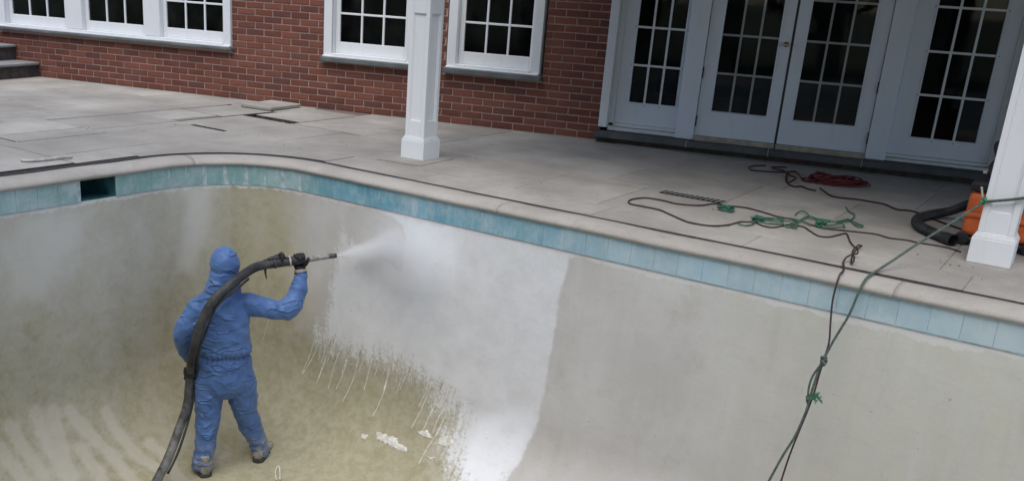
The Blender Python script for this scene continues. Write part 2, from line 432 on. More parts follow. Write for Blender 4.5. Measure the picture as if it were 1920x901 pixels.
RC = RP = .75; DEPTH = 2.2; ZT = -.2
def round_rect(off, nc=14, step=.15):
    """closed loop round the pool, off metres outside the tile face; counted from the right end of the house side"""
    r = RC + off; out = []
    cs = [((PU0+RC, PV1-RC), 90), ((PU0+RC, PV0+RC), 180), ((PU1-RC, PV0+RC), 270), ((PU1-RC, PV1-RC), 0)]
    st = [((PU1-RC, PV1+off), (PU0+RC, PV1+off)), ((PU0-off, PV1-RC), (PU0-off, PV0+RC)), ((PU0+RC, PV0-off), (PU1-RC, PV0-off)), ((PU1+off, PV0+RC), (PU1+off, PV1-RC))]
    for (a, b), (c, ang) in zip(st, cs):
        n = max(1, round(math.hypot(b[0]-a[0], b[1]-a[1]) / step))
        for k in range(n): out.append((a[0]+(b[0]-a[0])*k/n, a[1]+(b[1]-a[1])*k/n))
        for k in range(nc):
            t = math.radians(ang + 90*k/nc); out.append((c[0]+r*math.cos(t), c[1]+r*math.sin(t)))
    return out
BED = [(-13, -14), (11, -14), (11, 4.5), (-13, 4.5)]
tag(ring('deck_bed', BED, round_rect(.10, 14, .6), -.045, M['bed'], P), kind='structure')
G0 = [(-12.9, -13.9), (10.9, -13.9), (10.9, 4.4), (-12.9, 4.4)]
gi = [(P(a, b).x, P(a, b).y) for a, b in G0]
tag(ring('ground', [(-400, -400), (400, -400), (400, 400), (-400, 400)], gi, -.06, M['lawn'], lambda a, b, z: Vector((a, b, z))), kind='structure')

# ------------------------------------------------------------------ deck of stone slabs
deck = empty('deck', P(-5, -3, 0)); tag(deck, kind='structure')
slab_cache = {}
def slab(u0, u1, v0, v1, zt=0.0, gap=.004, tilt=0.0):
    w, h = u1-u0-gap, v1-v0-gap
    bm = bmesh.new(); v, f = box_vf((-w/2, w/2, -h/2, h/2, -.04, 0)); vs = [bm.verts.new(p) for p in v]
    for q in f: bm.faces.new([vs[i] for i in q])
    top = [e for e in bm.edges if all(x.co.z > -.001 for x in e.verts)]
    bmesh.ops.bevel(bm, geom=top, offset=.003, segments=1, affect='EDGES')
    bm.normal_update()
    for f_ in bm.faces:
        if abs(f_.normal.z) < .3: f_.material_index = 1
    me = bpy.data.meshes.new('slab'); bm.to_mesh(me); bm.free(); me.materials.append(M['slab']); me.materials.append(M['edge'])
    o = link_mesh('slab', me, None, None, P((u0+u1)/2, (v0+v1)/2, zt + random.uniform(-.0015, .0015)), DL)
    o.rotation_euler = (random.uniform(-.0012, .0012)+tilt, random.uniform(-.0012, .0012), DL)
    setparent(o, deck); return o
GV = -3.524; GU = -3.715      # deck edge at the expansion gap
def clip_row(us, v0, v1):
    for a, b in zip(us[:-1], us[1:]):
        slab(a, b, v0, v1)
rnd = random.Random(3)
def cuts(a, b, lo, hi):
    out = [a]
    while out[-1] < b - lo * .6:
        nx = out[-1] + rnd.uniform(lo, hi)
        if b - nx < lo * .6: nx = b
        out.append(min(nx, b))
    if out[-1] < b: out.append(b)
    return out
# rows on the house side, first row with the joints seen beside the coping
def behind(u, v): return (u*SD + v*CD) > .35
rows = [(GV, -3.16, [-2.72, -1.85, -.42, .59, 1.77, 2.9, 4.0, 5.2, 6.4]),
        (-3.16, -2.30, [-2.72, -2.15, -1.2, -.55, .35, 1.6, 2.4, 3.3, 4.4, 5.6, 6.4]),
        (-2.30, -1.50, [-2.72, -2.04, -.90, .06, .8, 1.9, 2.8, 3.9, 5.0, 6.4]),
        (-1.50, -.52, [-2.72, -1.6, -.75, .20, 1.16, 2.1, 3.2, 4.3, 5.2, 6.4])]
for v0, v1, us in rows: clip_row(us, v0, v1)
v = -.52
while v < 1.9:
    v1 = v + rnd.choice((.6, .8, .95)); us = cuts(-2.72, 6.4, .7, 1.2)
    for a, b in zip(us[:-1], us[1:]):
        if not behind(b, v): slab(a, b, v, v1)
    v = v1
# corner stone beside the rounded coping is cut to the curve
def corner_slab():
    pts = []
    c = (PU0+RC, PV1-RC); r = RC + .252
    for k in range(0, 15):
        t = math.radians(90 + 90*k/14); pts.append((c[0]+r*math.cos(t), c[1]+r*math.sin(t)))
    out = [(-2.725, GV)] if pts[0][0] < -2.725 else []
    outer = [(-3.82, -4.5), (-3.82, -3.165), (-2.725, -3.165)]
    loop = [(-2.725, pts[0][1])] + [p for p in pts if p[0] < -2.73] + outer
    bm = bmesh.new(); vs = [bm.verts.new(P(a, b, 0)) for a, b in loop]; f = bm.faces.new(vs)
    if f.normal.z < 0 or True: bmesh.ops.recalc_face_normals(bm, faces=[f])
    f.normal_update()
    if f.normal.z < 0: f.normal_flip()
    e = bmesh.ops.extrude_face_region(bm, geom=[f])
    for x in e['geom']:
        if isinstance(x, bmesh.types.BMVert): x.co.z -= .04
    bmesh.ops.recalc_face_normals(bm, faces=bm.faces); bm.normal_update()
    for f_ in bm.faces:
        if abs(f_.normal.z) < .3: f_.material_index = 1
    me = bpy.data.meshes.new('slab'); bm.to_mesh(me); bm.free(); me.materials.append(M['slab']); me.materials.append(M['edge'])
    link_mesh('slab', me, None, deck)
corner_slab()
# left terrace: rectangles following the open joints of the photograph
L = [(-4.07, GU-.02, -5.02, -4.50), (-4.70, -4.085, -4.86, -4.05), (-4.70, -3.822, -4.05, -3.165) , (-4.085, -3.822, -4.50, -4.05),
     (-5.04, -4.72, -4.86, -4.05), (-4.72, -4.07, -5.02, -4.86), (-5.62, -5.06, -4.86, -4.05),
     (-5.545, -4.93, -4.05, -3.11), (-4.915, -4.70, -4.05, -3.11), (-4.91, -4.25, -3.11, -2.32), (-4.25, -3.60, -3.165, -2.29), (-3.60, -2.72, -3.165, -2.30),
     (-5.545, -5.03, -3.11, -2.55), (-4.25, -3.40, -2.27, -1.35), (-3.40, -2.72, -2.30, -1.35), (-4.88, -4.27, -2.16, -1.30),
     (-4.70, -3.76, -5.62, -5.03), (-5.3, -4.72, -5.62, -4.88), (-5.545, -4.96, -2.53, -1.85), (-5.60, -4.90, -1.84, -1.0)]
for r_ in L:
    if r_[2] >= r_[3] or r_[0] >= r_[1]: continue
    slab(*r_)
slab(-4.70, -4.25, -3.165+.055, -3.11, 0) if False else None
slab(-3.40, -2.72, -1.35, -.5); slab(-4.27, -3.40, -1.35, -.6); 
# outer left field
v = -9.2
while v < -.9:
    h = rnd.choice((.62, .75, .9)); v1 = min(v + h, -.8)
    us = cuts(-9.6, -5.62 if v1 < -4.8 else -5.60, .65, 1.15)
    for a, b in zip(us[:-1], us[1:]):
        if not behind(b, v): slab(a, b, v, v1)
    v = v1
v = -9.2
while v < -5.65:
    v1 = min(v + rnd.choice((.7, .9)), -5.62)
    us = cuts(-5.62, GU-.02, .6, 1.0)
    for a, b in zip(us[:-1], us[1:]): slab(a, b, v, v1)
    v = v1
# far side, where the photographer stands
for k in range(3):
    us = cuts(-3.7, 7.2, .9, 1.3)
    for a, b in zip(us[:-1], us[1:]): slab(a, b, -8.70-.75*(k+1), -8.70-.75*k)
# sanded joints: a sheet just below the slab tops, left out where joints stand open
def sheet(name, rects, z, mat, parent):
    V = []; F = []
    for (a, b, c, d) in rects:
        n = len(V); V += [P(a, c, z), P(b, c, z), P(b, d, z), P(a, d, z)]; F.append((n, n+1, n+2, n+3))
    return raw(name, V, F, mat, parent)
j = sheet('joint_sand', [(-2.715, 6.4, GV+.006, .45), (-3.815, -2.716, -3.15, -1.2), (-4.69, -3.83, -4.84, -3.17), (-9.5, -5.63, -9.1, -1.5),
                     (-5.61, -3.76, -9.1, -5.64), (-5.61, -5.55, -4.8, -1.9), (-5.53, -4.945, -3.9, -2.56), (-4.24, -2.716, -2.25, -.7), (-3.6, 7, -10.9, -8.71)], -.0035, M['grout'], deck)
tag(j, kind='stuff')

# tarry filler in the gap behind the coping
def gap_strip():
    a = round_rect(.150, 14, .3); b = round_rect(.300, 14, .3); n = len(a)
    V = [P(u, v, -.0055) for u, v in a] + [P(u, v, -.0055) for u, v in b]
    o = raw('expansion_joint', V, [(k, (k+1) % n, n+(k+1) % n, n+k) for k in range(n)], M['bed'], deck)
    o.data.flip_normals()
gap_strip()

# ------------------------------------------------------------------ pool basin
def pool_dist(u, v):
    cu, cv = (PU0+PU1)/2, (PV0+PV1)/2
    a = abs(u-cu)-((PU1-PU0)/2-RC); b = abs(v-cv)-((PV1-PV0)/2-RC)
    return RC-(math.hypot(max(a, 0), max(b, 0))+min(max(a, b), 0))
def depth_at(u): return DEPTH - 1.0 * sstep(1.6, 5.2, u)
HV = DEPTH + ZT - RP
BLAST = [(-2.003,.0),(-1.848,.045),(-1.754,.103),(-1.721,.171),(-1.728,.208),(-1.869,.217),(-2.086,.301),(-2.246,.317),(-2.3,.27),(-2.344,.412),(-2.382,.576),(-2.418,.826),(-2.458,1.003),(-2.517,1.13),(-2.443,1.169),(-2.115,1.156),(-1.796,1.123),(-1.594,1.152),(-1.395,1.196),(-1.35,1.348),(-1.16,1.341),(-1.149,1.463),(-1.164,1.523),(-1.163,1.605),(-1.109,1.669),(-1.055,1.744),(-.988,1.821),(-.829,2.017),(-.652,1.942),(-.647,1.7),(-.561,1.406),(-.507,1.209),(-.489,.993),(-.469,.729),(-.46,.55),(-.446,.285),(-.425,.165),(-.392,.048),(-.36,-.06),(-1.0,-.06),(-2.0,-.06)]
DARK = [(-2.037,.364),(-1.86,.384),(-1.769,.441),(-1.73,.42),(-1.741,.235),(-1.787,.279),(-1.934,.318)]
FRESH = [(-2.003,.0),(-1.848,.059),(-1.754,.103),(-1.721,.171),(-1.72,.425),(-1.796,.564),(-1.687,.744),(-1.354,.701),(-1.194,.503),(-1.191,.27),(-1.235,.109),(-1.334,.0)]
FRESH2 = [(-1.047,1.323),(-.773,1.165),(-.519,1.066),(-.50,1.26),(-.55,1.474),(-.60,1.7),(-.60,1.95),(-.815,2.05),(-1.0,1.90),(-1.09,1.62)]
LWA = [(-4.287,.02),(-4.117,.0),(-4.177,.396),(-4.283,.708),(-4.414,.644),(-4.338,.379)]
LWB = [(-5.654,.05),(-5.089,.07),(-5.361,.356),(-5.546,.621),(-5.756,.572),(-5.8,.281)]
STREAKS = [[(-3.403,-5.875,-1.655),(-3.292,-5.808,-1.885),(-3.174,-5.794,-2.016)],[(-3.414,-5.685,-1.604),(-3.327,-5.658,-1.831),(-3.121,-5.647,-2.058)],[(-3.405,-5.55,-1.647),(-3.29,-5.583,-1.889),(-3.146,-5.607,-2.038)],[(-3.394,-5.432,-1.684),(-3.297,-5.338,-1.877),(-3.138,-5.261,-2.045),(-2.941,-5.256,-2.154)],[(-3.358,-5.16,-1.775),(-3.25,-5.125,-1.94),(-3.093,-5.086,-2.076),(-2.974,-5.039,-2.141)],[(-3.147,-4.946,-2.037),(-3.045,-4.907,-2.106),(-2.941,-4.92,-2.154)],[(-3.259,-5.456,-1.926),(-3.121,-5.432,-2.058),(-3.039,-5.451,-2.109)],[(-3.365,-5.986,-1.761),(-3.274,-5.939,-1.908),(-3.215,-5.924,-1.978)],[(-2.85,-4.95,-2.18),(-2.74,-5.0,-2.2),(-2.62,-5.08,-2.2)]]
def sd_poly(p, poly):
    x, y = p; d = 1e9; inside = False; n = len(poly)
    for i in range(n):
        ax, ay = poly[i]; bx, by = poly[(i+1) % n]
        ex, ey = bx-ax, by-ay; wx, wy = x-ax, y-ay
        t = max(0, min(1, (wx*ex+wy*ey)/(ex*ex+ey*ey+1e-12)))
        d = min(d, math.hypot(wx-ex*t, wy-ey*t))
        if (ay > y) != (by > y) and x < (bx-ax)*(y-ay)/(by-ay)+ax: inside = not inside
    return d if inside else -d
def seg_dist(p, line):
    d = 9
    for a, b in zip(line[:-1], line[1:]):
        a, b = Vector(a), Vector(b); e = b-a
        t = max(0, min(1, (p-a).dot(e)/e.length_squared)); d = min(d, (p-a-e*t).length)
    return d
def build_basin():
    loop = round_rect(0, 40, .028); n = len(loop)
    # inward normals from the distance field are simple here
    nor = []
    for (u, v) in loop:
        e = 1e-3
        gx = pool_dist(u+e, v)-pool_dist(u-e, v); gy = pool_dist(u, v+e)-pool_dist(u, v-e); l = math.hypot(gx, gy)
        nor.append((gx/l, gy/l))
    V = []; UV = []; rowsz = []
    nv, na = 40, 44
    prof = [('v', k/nv) for k in range(nv)] + [('a', k/na) for k in range(na)]
    s = 0; S = [0]
    for i in range(1, n): S.append(S[-1]+math.hypot(loop[i][0]-loop[i-1][0], loop[i][1]-loop[i-1][1]))
    S.append(S[-1]+.028)
    Q = []
    idx = {}
    for kind, t in prof:
        for i, ((u, v), (nx, ny)) in enumerate(zip(loop, nor)):
            D = depth_at(u); hv = D+ZT-RP
            if kind == 'v': d, z, q = 0, ZT-hv*t, hv*t
            else:
                a = t*math.pi/2*.985; d = RP*(1-math.cos(a)); z = -D+RP-RP*math.sin(a); q = hv+RP*a
            V.append((u+nx*d, v+ny*d, z)); Q.append(q)
    F = []; m = len(prof)
    for r in range(m-1):
        for i in range(n):
            i2 = (i+1) % n
            F.append((r*n+i, r*n+i2, (r+1)*n+i2, (r+1)*n+i))
    # floor sheet inside the last ring, tucked just under its edge
    o0 = RP - .055; nu, nvv = 116, 40
    base = len(V)
    for a_ in range(nu+1):
        u = PU0+o0+(PU1-PU0-2*o0)*a_/nu
        for b_ in range(nvv+1):
            v = PV0+o0+(PV1-PV0-2*o0)*b_/nvv; V.append((u, v, -depth_at(u)-.0002))
    for a_ in range(nu):
        for b_ in range(nvv):
            k = base+a_*(nvv+1)+b_; F.append((k, k+nvv+1, k+nvv+2, k+1))
    bm = bmesh.new()
    bv = [bm.verts.new(P(*p)) for p in V]
    for f in F: bm.faces.new([bv[i] for i in f])
    for f in bm.faces: f.smooth = True
    me = bpy.data.meshes.new('pool_basin'); bm.to_mesh(me); bm.free()
    names = ['warm', 'pale', 'olive', 'yellow', 'streak', 'blast', 'runs', 'fresh', 'dark', 'crust']
    for k in names: me.attributes.new(k, 'FLOAT', 'POINT')
    dat = {k: [0.0]*len(me.vertices) for k in names}
    uvp = []
    for i, vv in enumerate(me.vertices):
        p = vv.co; u = p.x*CD + p.y*SD; v = -p.x*SD + p.y*CD; z = p.z
        d = pool_dist(u, v)
        if i < len(Q): q = Q[i]
        else: q = HV + RP*math.pi/2 + max(0, d-RP)
        onhouse = (PV1 - v) <= (u - PU0) + .05
        uvp.append((u if onhouse else -3.1+v+4.2, q))
        x = u
        dat['warm'][i] = sstep(.2, 1.6, x)*.9
        if not onhouse or u < -2.68:
            dat['pale'][i] = max(sstep(-.05, .06, sd_poly((v, q), LWA)), .8*sstep(-.08, .08, sd_poly((v, q), LWB)))
        elif onhouse: dat['pale'][i] = .45*sstep(-.2, -1.2, u)*sstep(.1, .0, abs(q-.3)-.3) if False else 0
        near = sstep(-.3, -1.3, u)                     # deep end only
        o = sstep(.75, 1.45, q) * near
        if u < -2.5: o = max(o, (.60 + .28*sstep(.3, 1.1, q))*sstep(-2.45, -3.0, u))
        o *= (.78 if not onhouse else 1)
        dat['olive'][i] = o + (.22*noise.noise(Vector((u*1.3, v*2.2, z*.5)))+.10*noise.noise(Vector((u*3, v*5, z*.8))) if u < -2.4 else 0)
        dat['yellow'][i] = sstep(.5, .0, math.hypot((u+2.95)/1.0, (q-.45)/1.3))*sstep(-2.4, -3.0, u) + .5*sstep(.4, 0, math.hypot((u+2.6)/.8, q-.95))
        if z < -1.4 and u < -2.4:
            pv = Vector((u, v, z)); s_ = 0
            for li in STREAKS: s_ = max(s_, sstep(.11, .0, seg_dist(pv, li)))
            dat['streak'][i] = s_
        if onhouse and -3.2 < u < .4:
            dat['blast'][i] = max(-.6, min(.6, sd_poly((u, q), BLAST)))
            low = sstep(.80, 1.05, q)*sstep(-.62, -.80, u)
            dat['runs'][i] = max(low, .4*sstep(-2.1, -2.35, u))
            dat['fresh'][i] = max(.75*sstep(-.05, .16, sd_poly((u, q), FRESH)), sstep(-.03, .12, sd_poly((u, q), FRESH2)))
            dat['dark'][i] = max(-.5, sd_poly((u, q), DARK))
        else:
            dat['blast'][i] = -.6; dat['dark'][i] = -.5
        dat['crust'][i] = (.030 + (.055*max(0, noise.noise(Vector((u*2.6, 3, 0)))+.15) if u > -.3 else 0) - q) if q < .3 else -.3
    for k in names: me.attributes[k].data.foreach_set('value', dat[k])
    uvl = me.uv_layers.new(name='UVMap')
    buf = []
    for lp in me.loops: buf += uvp[lp.vertex_index]
    uvl.data.foreach_set('uv', buf)
    return link_mesh('pool_basin', me, M['plaster'])
basin = tag(build_basin(), kind='structure')

# grout bed behind the tile band, open at the skimmer mouth
SK0, SK1 = -5.28, -4.88
def band():
    loop = round_rect(-.0042, 24, .05); V = []; F = []; n = len(loop)
    for (u, v) in loop:
        V.append(P(u, v, -.205)); V.append(P(u, v, -.03))
    for i in range(n):
        j_ = (i+1) % n
        mv = (loop[i][1]+loop[j_][1])/2
        if loop[i][0] < -3.4 and loop[j_][0] < -3.4 and min(SKM)-.07 < mv < max(SKM)+.07: continue
        F.append((2*i, 2*j_, 2*j_+1, 2*i+1))
    return raw('tile_bed', V, F, M['tile_grout'], basin)
# waterline tiles
SKM = []
def tiles():
    loop = round_rect(0, 60, .005)
    # arc-length walk
    acc = 0; pts = loop + [loop[0]]; step = .1525
    S = [0]
    for a, b in zip(pts[:-1], pts[1:]): S.append(S[-1]+math.hypot(b[0]-a[0], b[1]-a[1]))
    bm = bmesh.new(); v, f = box_vf((-.0752, .0752, -.007, .004, -.0735, .0735)); vs = [bm.verts.new(p) for p in v]
    for q in f: bm.faces.new([vs[i] for i in q])
    bmesh.ops.bevel(bm, geom=[e for e in bm.edges if all(x.co.y < -.006 for x in e.verts)], offset=.002, segments=1, affect='EDGES')
    me = bpy.data.meshes.new('waterline_tile'); bm.to_mesh(me); bm.free(); me.materials.append(M['tile'])
    tot = S[-1]; k = 0; i = 0; rr = random.Random(11)
    s = step/2
    while s < tot:
        while S[i+1] < s: i += 1
        t = (s-S[i])/(S[i+1]-S[i]+1e-9)
        u = pts[i][0]+(pts[i+1][0]-pts[i][0])*t; v = pts[i][1]+(pts[i+1][1]-pts[i][1])*t
        du, dv = pts[i+1][0]-pts[i][0], pts[i+1][1]-pts[i][1]
        s += step; k += 1
        if u < -3.40 and SK0 < v < SK1: SKM.append(v); continue
        ang = math.atan2(dv, du)
        o = bpy.data.objects.new('waterline_tile', me); COL.objects.link(o)
        o.location = P(u, v, -.1265)
        o.rotation_euler = (rr.uniform(-.012, .012), rr.uniform(-.006, .006), ang+DL+math.pi)
        setparent(o, basin)
        # teal on the left, bluer in the middle, bleached to the right
        w = sstep(-3.0, -2.2, u) if v > -4.6 else 0
        c = Vector((.21, .37, .355)).lerp(Vector((.13, .34, .44)), w)
        c = c.lerp(Vector((.36, .50, .555)), sstep(-1.6, .4, u)*.95)
        c = c.lerp(Vector((.40, .50, .53)), sstep(.8, 2.2, u)*.7)
        if v < -5.0 and u < -3.2: c = c.lerp(Vector((.26, .40, .40)), .7)
        c = c * rr.uniform(.93, 1.06)
        o.color = (c.x, c.y, c.z, 1)
tiles()
band()
# coping stones with a rounded nose
def coping():
    prof = [(-.22, -.058), (-.222, -.010), (-.214, -.003), (-.15, .001), (-.09, .002), (-.055, -.001), (-.03, -.008), (-.012, -.018), (-.001, -.030), (.0, -.040), (-.006, -.050), (-.018, -.056), (-.03, -.058)]
    inner = round_rect(-.028, 40, .03); n = len(inner)
    nor = []
    for (u, v) in inner:
        e = 1e-3; gx = pool_dist(u+e, v)-pool_dist(u-e, v); gy = pool_dist(u, v+e)-pool_dist(u, v-e); l = math.hypot(gx, gy); nor.append((gx/l, gy/l))
    S = [0]
    for i in range(n): a, b = inner[i], inner[(i+1) % n]; S.append(S[-1]+math.hypot(b[0]-a[0], b[1]-a[1]))
    # joints
    rr = random.Random(5); joints = []; i = 0
    start = 0
    while start < n:
        L_ = rr.uniform(1.9, 2.6); e = start
        while e < n and S[e]-S[start] < L_: e += 1
        if n-e < 12: e = n
        joints.append((start, e)); start = e
    for (a, b) in joints:
        V = []; F = []; m = len(prof); cnt = b-a+1
        for k in range(a, b+1):
            (u, v), (nx, ny) = inner[k % n], nor[k % n]
            end = (k == a or k == b)
            sh = .0012 if k == a else (-.0012 if k == b else 0)
            tx, ty = -ny, nx
            # travel direction
            p2 = inner[(k+1) % n]; tx, ty = p2[0]-u, p2[1]-v; l = math.hypot(tx, ty); tx /= l; ty /= l
            wv = noise.noise(Vector((u*3, v*3, 0)))*.003
            for (d, z) in prof:
                back = .012*noise.noise(Vector((u*2.3, v*2.3, 5))) if d < -.2 else 0
                wob = noise.noise(Vector((u*9, v*9, d*30)))*.0022
                V.append(P(u+nx*(d+back+wob)+tx*sh, v+ny*(d+back+wob)+ty*sh, z+wv+wob*.6+0))
        for k in range(cnt-1):
            for q in range(m):
                q2 = (q+1) % m
                F.append((k*m+q, k*m+q2, (k+1)*m+q2, (k+1)*m+q))
        F.append(tuple(range(m))[::-1]); F.append(tuple((cnt-1)*m+q for q in range(m)))
        c = V[0].copy()
        o = raw('coping_stone', [x-c for x in V], F, M['coping'], None, True, c)
        bm = bmesh.new(); bm.from_mesh(o.data); bmesh.ops.recalc_face_normals(bm, faces=bm.faces); bm.to_mesh(o.data); bm.free()
        setparent(o, basin)
coping()
# skimmer mouth: open box let into the wall
def skimmer():
    x0, x1 = -3.80, -3.432; z0, z1 = -.20, -.045
    s0, s1 = min(SKM)-.0762, max(SKM)+.0762
    c = [(x1, s0), (x1, s1), (x0, s1-.05), (x0, s0+.05)]
    V = []; 
    for z in (z0, z1):
        for a, b in c: V.append(P(a, b, z))
    F = [(0, 1, 2, 3), (7, 6, 5, 4), (1, 5, 6, 2), (2, 6, 7, 3), (3, 7, 4, 0)]
    o = raw('skimmer_mouth', V, F, simple('skimmer_wall', (.05, .16, .17), .6, .4, 9, .3), basin)
    return o
skimmer()
# slurry runs down the wall below the blasted part, and spilled slurry
DR = [[(-2.52,-3.76,-1.196),(-2.6,-3.76,-1.443),(-2.677,-3.798,-1.685)],[(-2.474,-3.759,-1.252),(-2.571,-3.76,-1.481),(-2.666,-3.797,-1.682)],[(-2.363,-3.759,-1.267),(-2.445,-3.76,-1.491),(-2.509,-3.808,-1.716)],[(-2.293,-3.76,-1.36),(-2.363,-3.767,-1.557),(-2.377,-3.81,-1.722)],[(-2.099,-3.76,-1.329),(-2.145,-3.765,-1.54),(-2.206,-3.831,-1.773)],[(-1.817,-3.759,-1.317),(-1.839,-3.768,-1.56),(-1.892,-3.844,-1.796)],[(-1.726,-3.759,-1.313),(-1.737,-3.759,-1.381),(-1.746,-3.76,-1.491)],[(-1.266,-3.765,-1.537),(-1.288,-3.803,-1.703),(-1.34,-3.883,-1.864),(-1.351,-3.959,-1.96)],[(-2.202,-3.759,-1.335),(-2.236,-3.759,-1.433),(-2.256,-3.764,-1.528)],[(-3.004,-3.832,-1.255),(-3.036,-3.849,-1.396),(-3.062,-3.865,-1.502)],[(-1.972,-3.76,-1.316),(-2.016,-3.761,-1.504),(-2.035,-3.783,-1.637)],[(-2.405,-3.759,-1.345),(-2.473,-3.765,-1.543),(-2.5,-3.795,-1.68)]]
def surf(u, v, z, off=.001):
    """push a point on to the wall or cove of the house side"""
    d = PV1 - v; D = DEPTH
    if z > -D+RP: return P(u, PV1-off, z)
    a = math.asin(max(-1, min(1, (-D+RP-z)/RP))); dd = RP*(1-math.cos(a))
    return P(u, PV1-dd-off*math.cos(a), -D+RP-RP*math.sin(a)+off*math.sin(a))
_q = random.Random(15)
for k in range(34):
    u_ = _q.uniform(-2.5, -1.2); z_ = -1.30-.02*_q.random()-.12*max(0, (u_+1.8)); ln = _q.uniform(.08, .40)*(1.3 if _q.random() < .35 else .7)
    DR.append([(u_, PV1, z_), (u_-ln*.16, PV1, z_-ln*.55), (u_-ln*.27+_q.uniform(-.01, .01), PV1, z_-ln)])
def drips():
    V = []; F = []; rr = random.Random(2)
    for line in DR:
        path = catmull(line, 8)
        n = len(V); m = len(path)
        for i, p in enumerate(path):
            w = (.0035+.0025*rr.random())*(1-.35*i/m)
            if line[0][0] < -2.9: base = lambda u, z: P(*[u, p.y-.001, z])
            else: base = lambda u, z: surf(u, p.y, z, .0015)
            x = p.x + rr.uniform(-.002, .002)
            V += [base(x-w, p.z), base(x+w, p.z)]
        for i in range(m-1): F.append((n+2*i, n+2*i+1, n+2*i+3, n+2*i+2))
    o = raw('slurry_run', V, F, M['slurry_run'], basin); tag(o, kind='stuff')
drips()
PAT = [[(-1.933,-1.924),(-1.866,-1.914),(-1.873,-1.946),(-1.902,-1.95)],[(-1.815,-1.879),(-1.745,-1.875),(-1.607,-1.873),(-1.593,-1.898),(-1.501,-1.901),(-1.491,-1.921),(-1.568,-1.935),(-1.693,-1.924),(-1.77,-1.917)],[(-1.476,-1.787),(-1.391,-1.755),(-1.317,-1.793),(-1.393,-1.807)],[(-1.277,-1.774),(-1.185,-1.729),(-1.143,-1.772),(-1.196,-1.817),(-1.268,-1.815)],[(-1.314,-1.908),(-1.249,-1.897),(-1.281,-1.922)]]
for i_, pl in enumerate(PAT):
    # ragged outline: subdivide and jitter, centre raised a little
    rr = random.Random(20+i_); out = []
    for a, b in zip(pl, pl[1:]+pl[:1]):
        for k in range(9):
            t = k/9; x_, y_ = a[0]+(b[0]-a[0])*t, a[1]+(b[1]-a[1])*t
            out.append((x_+.012*noise.noise(Vector((x_*60, y_*60, i_))), y_+.012*noise.noise(Vector((x_*60, y_*60, 9+i_)))))
    cx = sum(p[0] for p in out)/len(out); cz = sum(p[1] for p in out)/len(out)
    n = len(out)
    V = [surf(u, 0, z, .001) for u, z in out] + [surf(cx+(u-cx)*.8, 0, cz+(z-cz)*.8, .006) for u, z in out] + [surf(cx, 0, cz, .008)]
    F = [(k, (k+1) % n, n+(k+1) % n, n+k) for k in range(n)] + [(n+k, n+(k+1) % n, 2*n) for k in range(n)]
    c0 = V[-1].copy()
    names = ['small white slurry blob, leftmost on the pool slope', 'longest white slurry splash lying on the brown pool slope', 'white slurry splash touching the edge of the blasted wall', 'white slurry splash nearest the clean white patch', 'tiny white slurry crumb low on the pool slope']
    o = raw('slurry_splash', [x-c0 for x in V], F, M['slurry'], None, False, c0)
    tag(o, names[i_], 'slurry', 'slurry splashes on the pool slope')

# ------------------------------------------------------------------ house
house = empty('brick_house', (-3.5, 0, 0))
tag(house, 'red brick house with white windows and French doors behind the pool deck', 'house')
OPEN = [(-9.43, -6.128, .522, 2.35), (-5.005, -3.905, .505, 2.3), (-3.605, -2.575, .505, 2.3), (-1.968, 1.56, -.1, 2.30)]
WX0, WX1, WZ = -11.5, 4.5, 2.9
def wall_backing():
    # mortar plane just behind the brick faces, cut round the openings
    xs = sorted(set([WX0, WX1]+[o[0] for o in OPEN]+[o[1] for o in OPEN])); bl = []
    for a, b in zip(xs[:-1], xs[1:]):
        cut = [o for o in OPEN if o[0] <= a+1e-6 and o[1] >= b-1e-6]
        if not cut: bl.append((a, b, .008, .20, -.04, WZ)); continue
        o = cut[0]
        if o[2] > 0: bl.append((a, b, .008, .20, -.04, o[2]))
        bl.append((a, b, .008, .20, o[3], WZ))
    return boxes('wall', bl, M['mortar'], house, loc=(0, 0, 0))
wall = wall_backing()
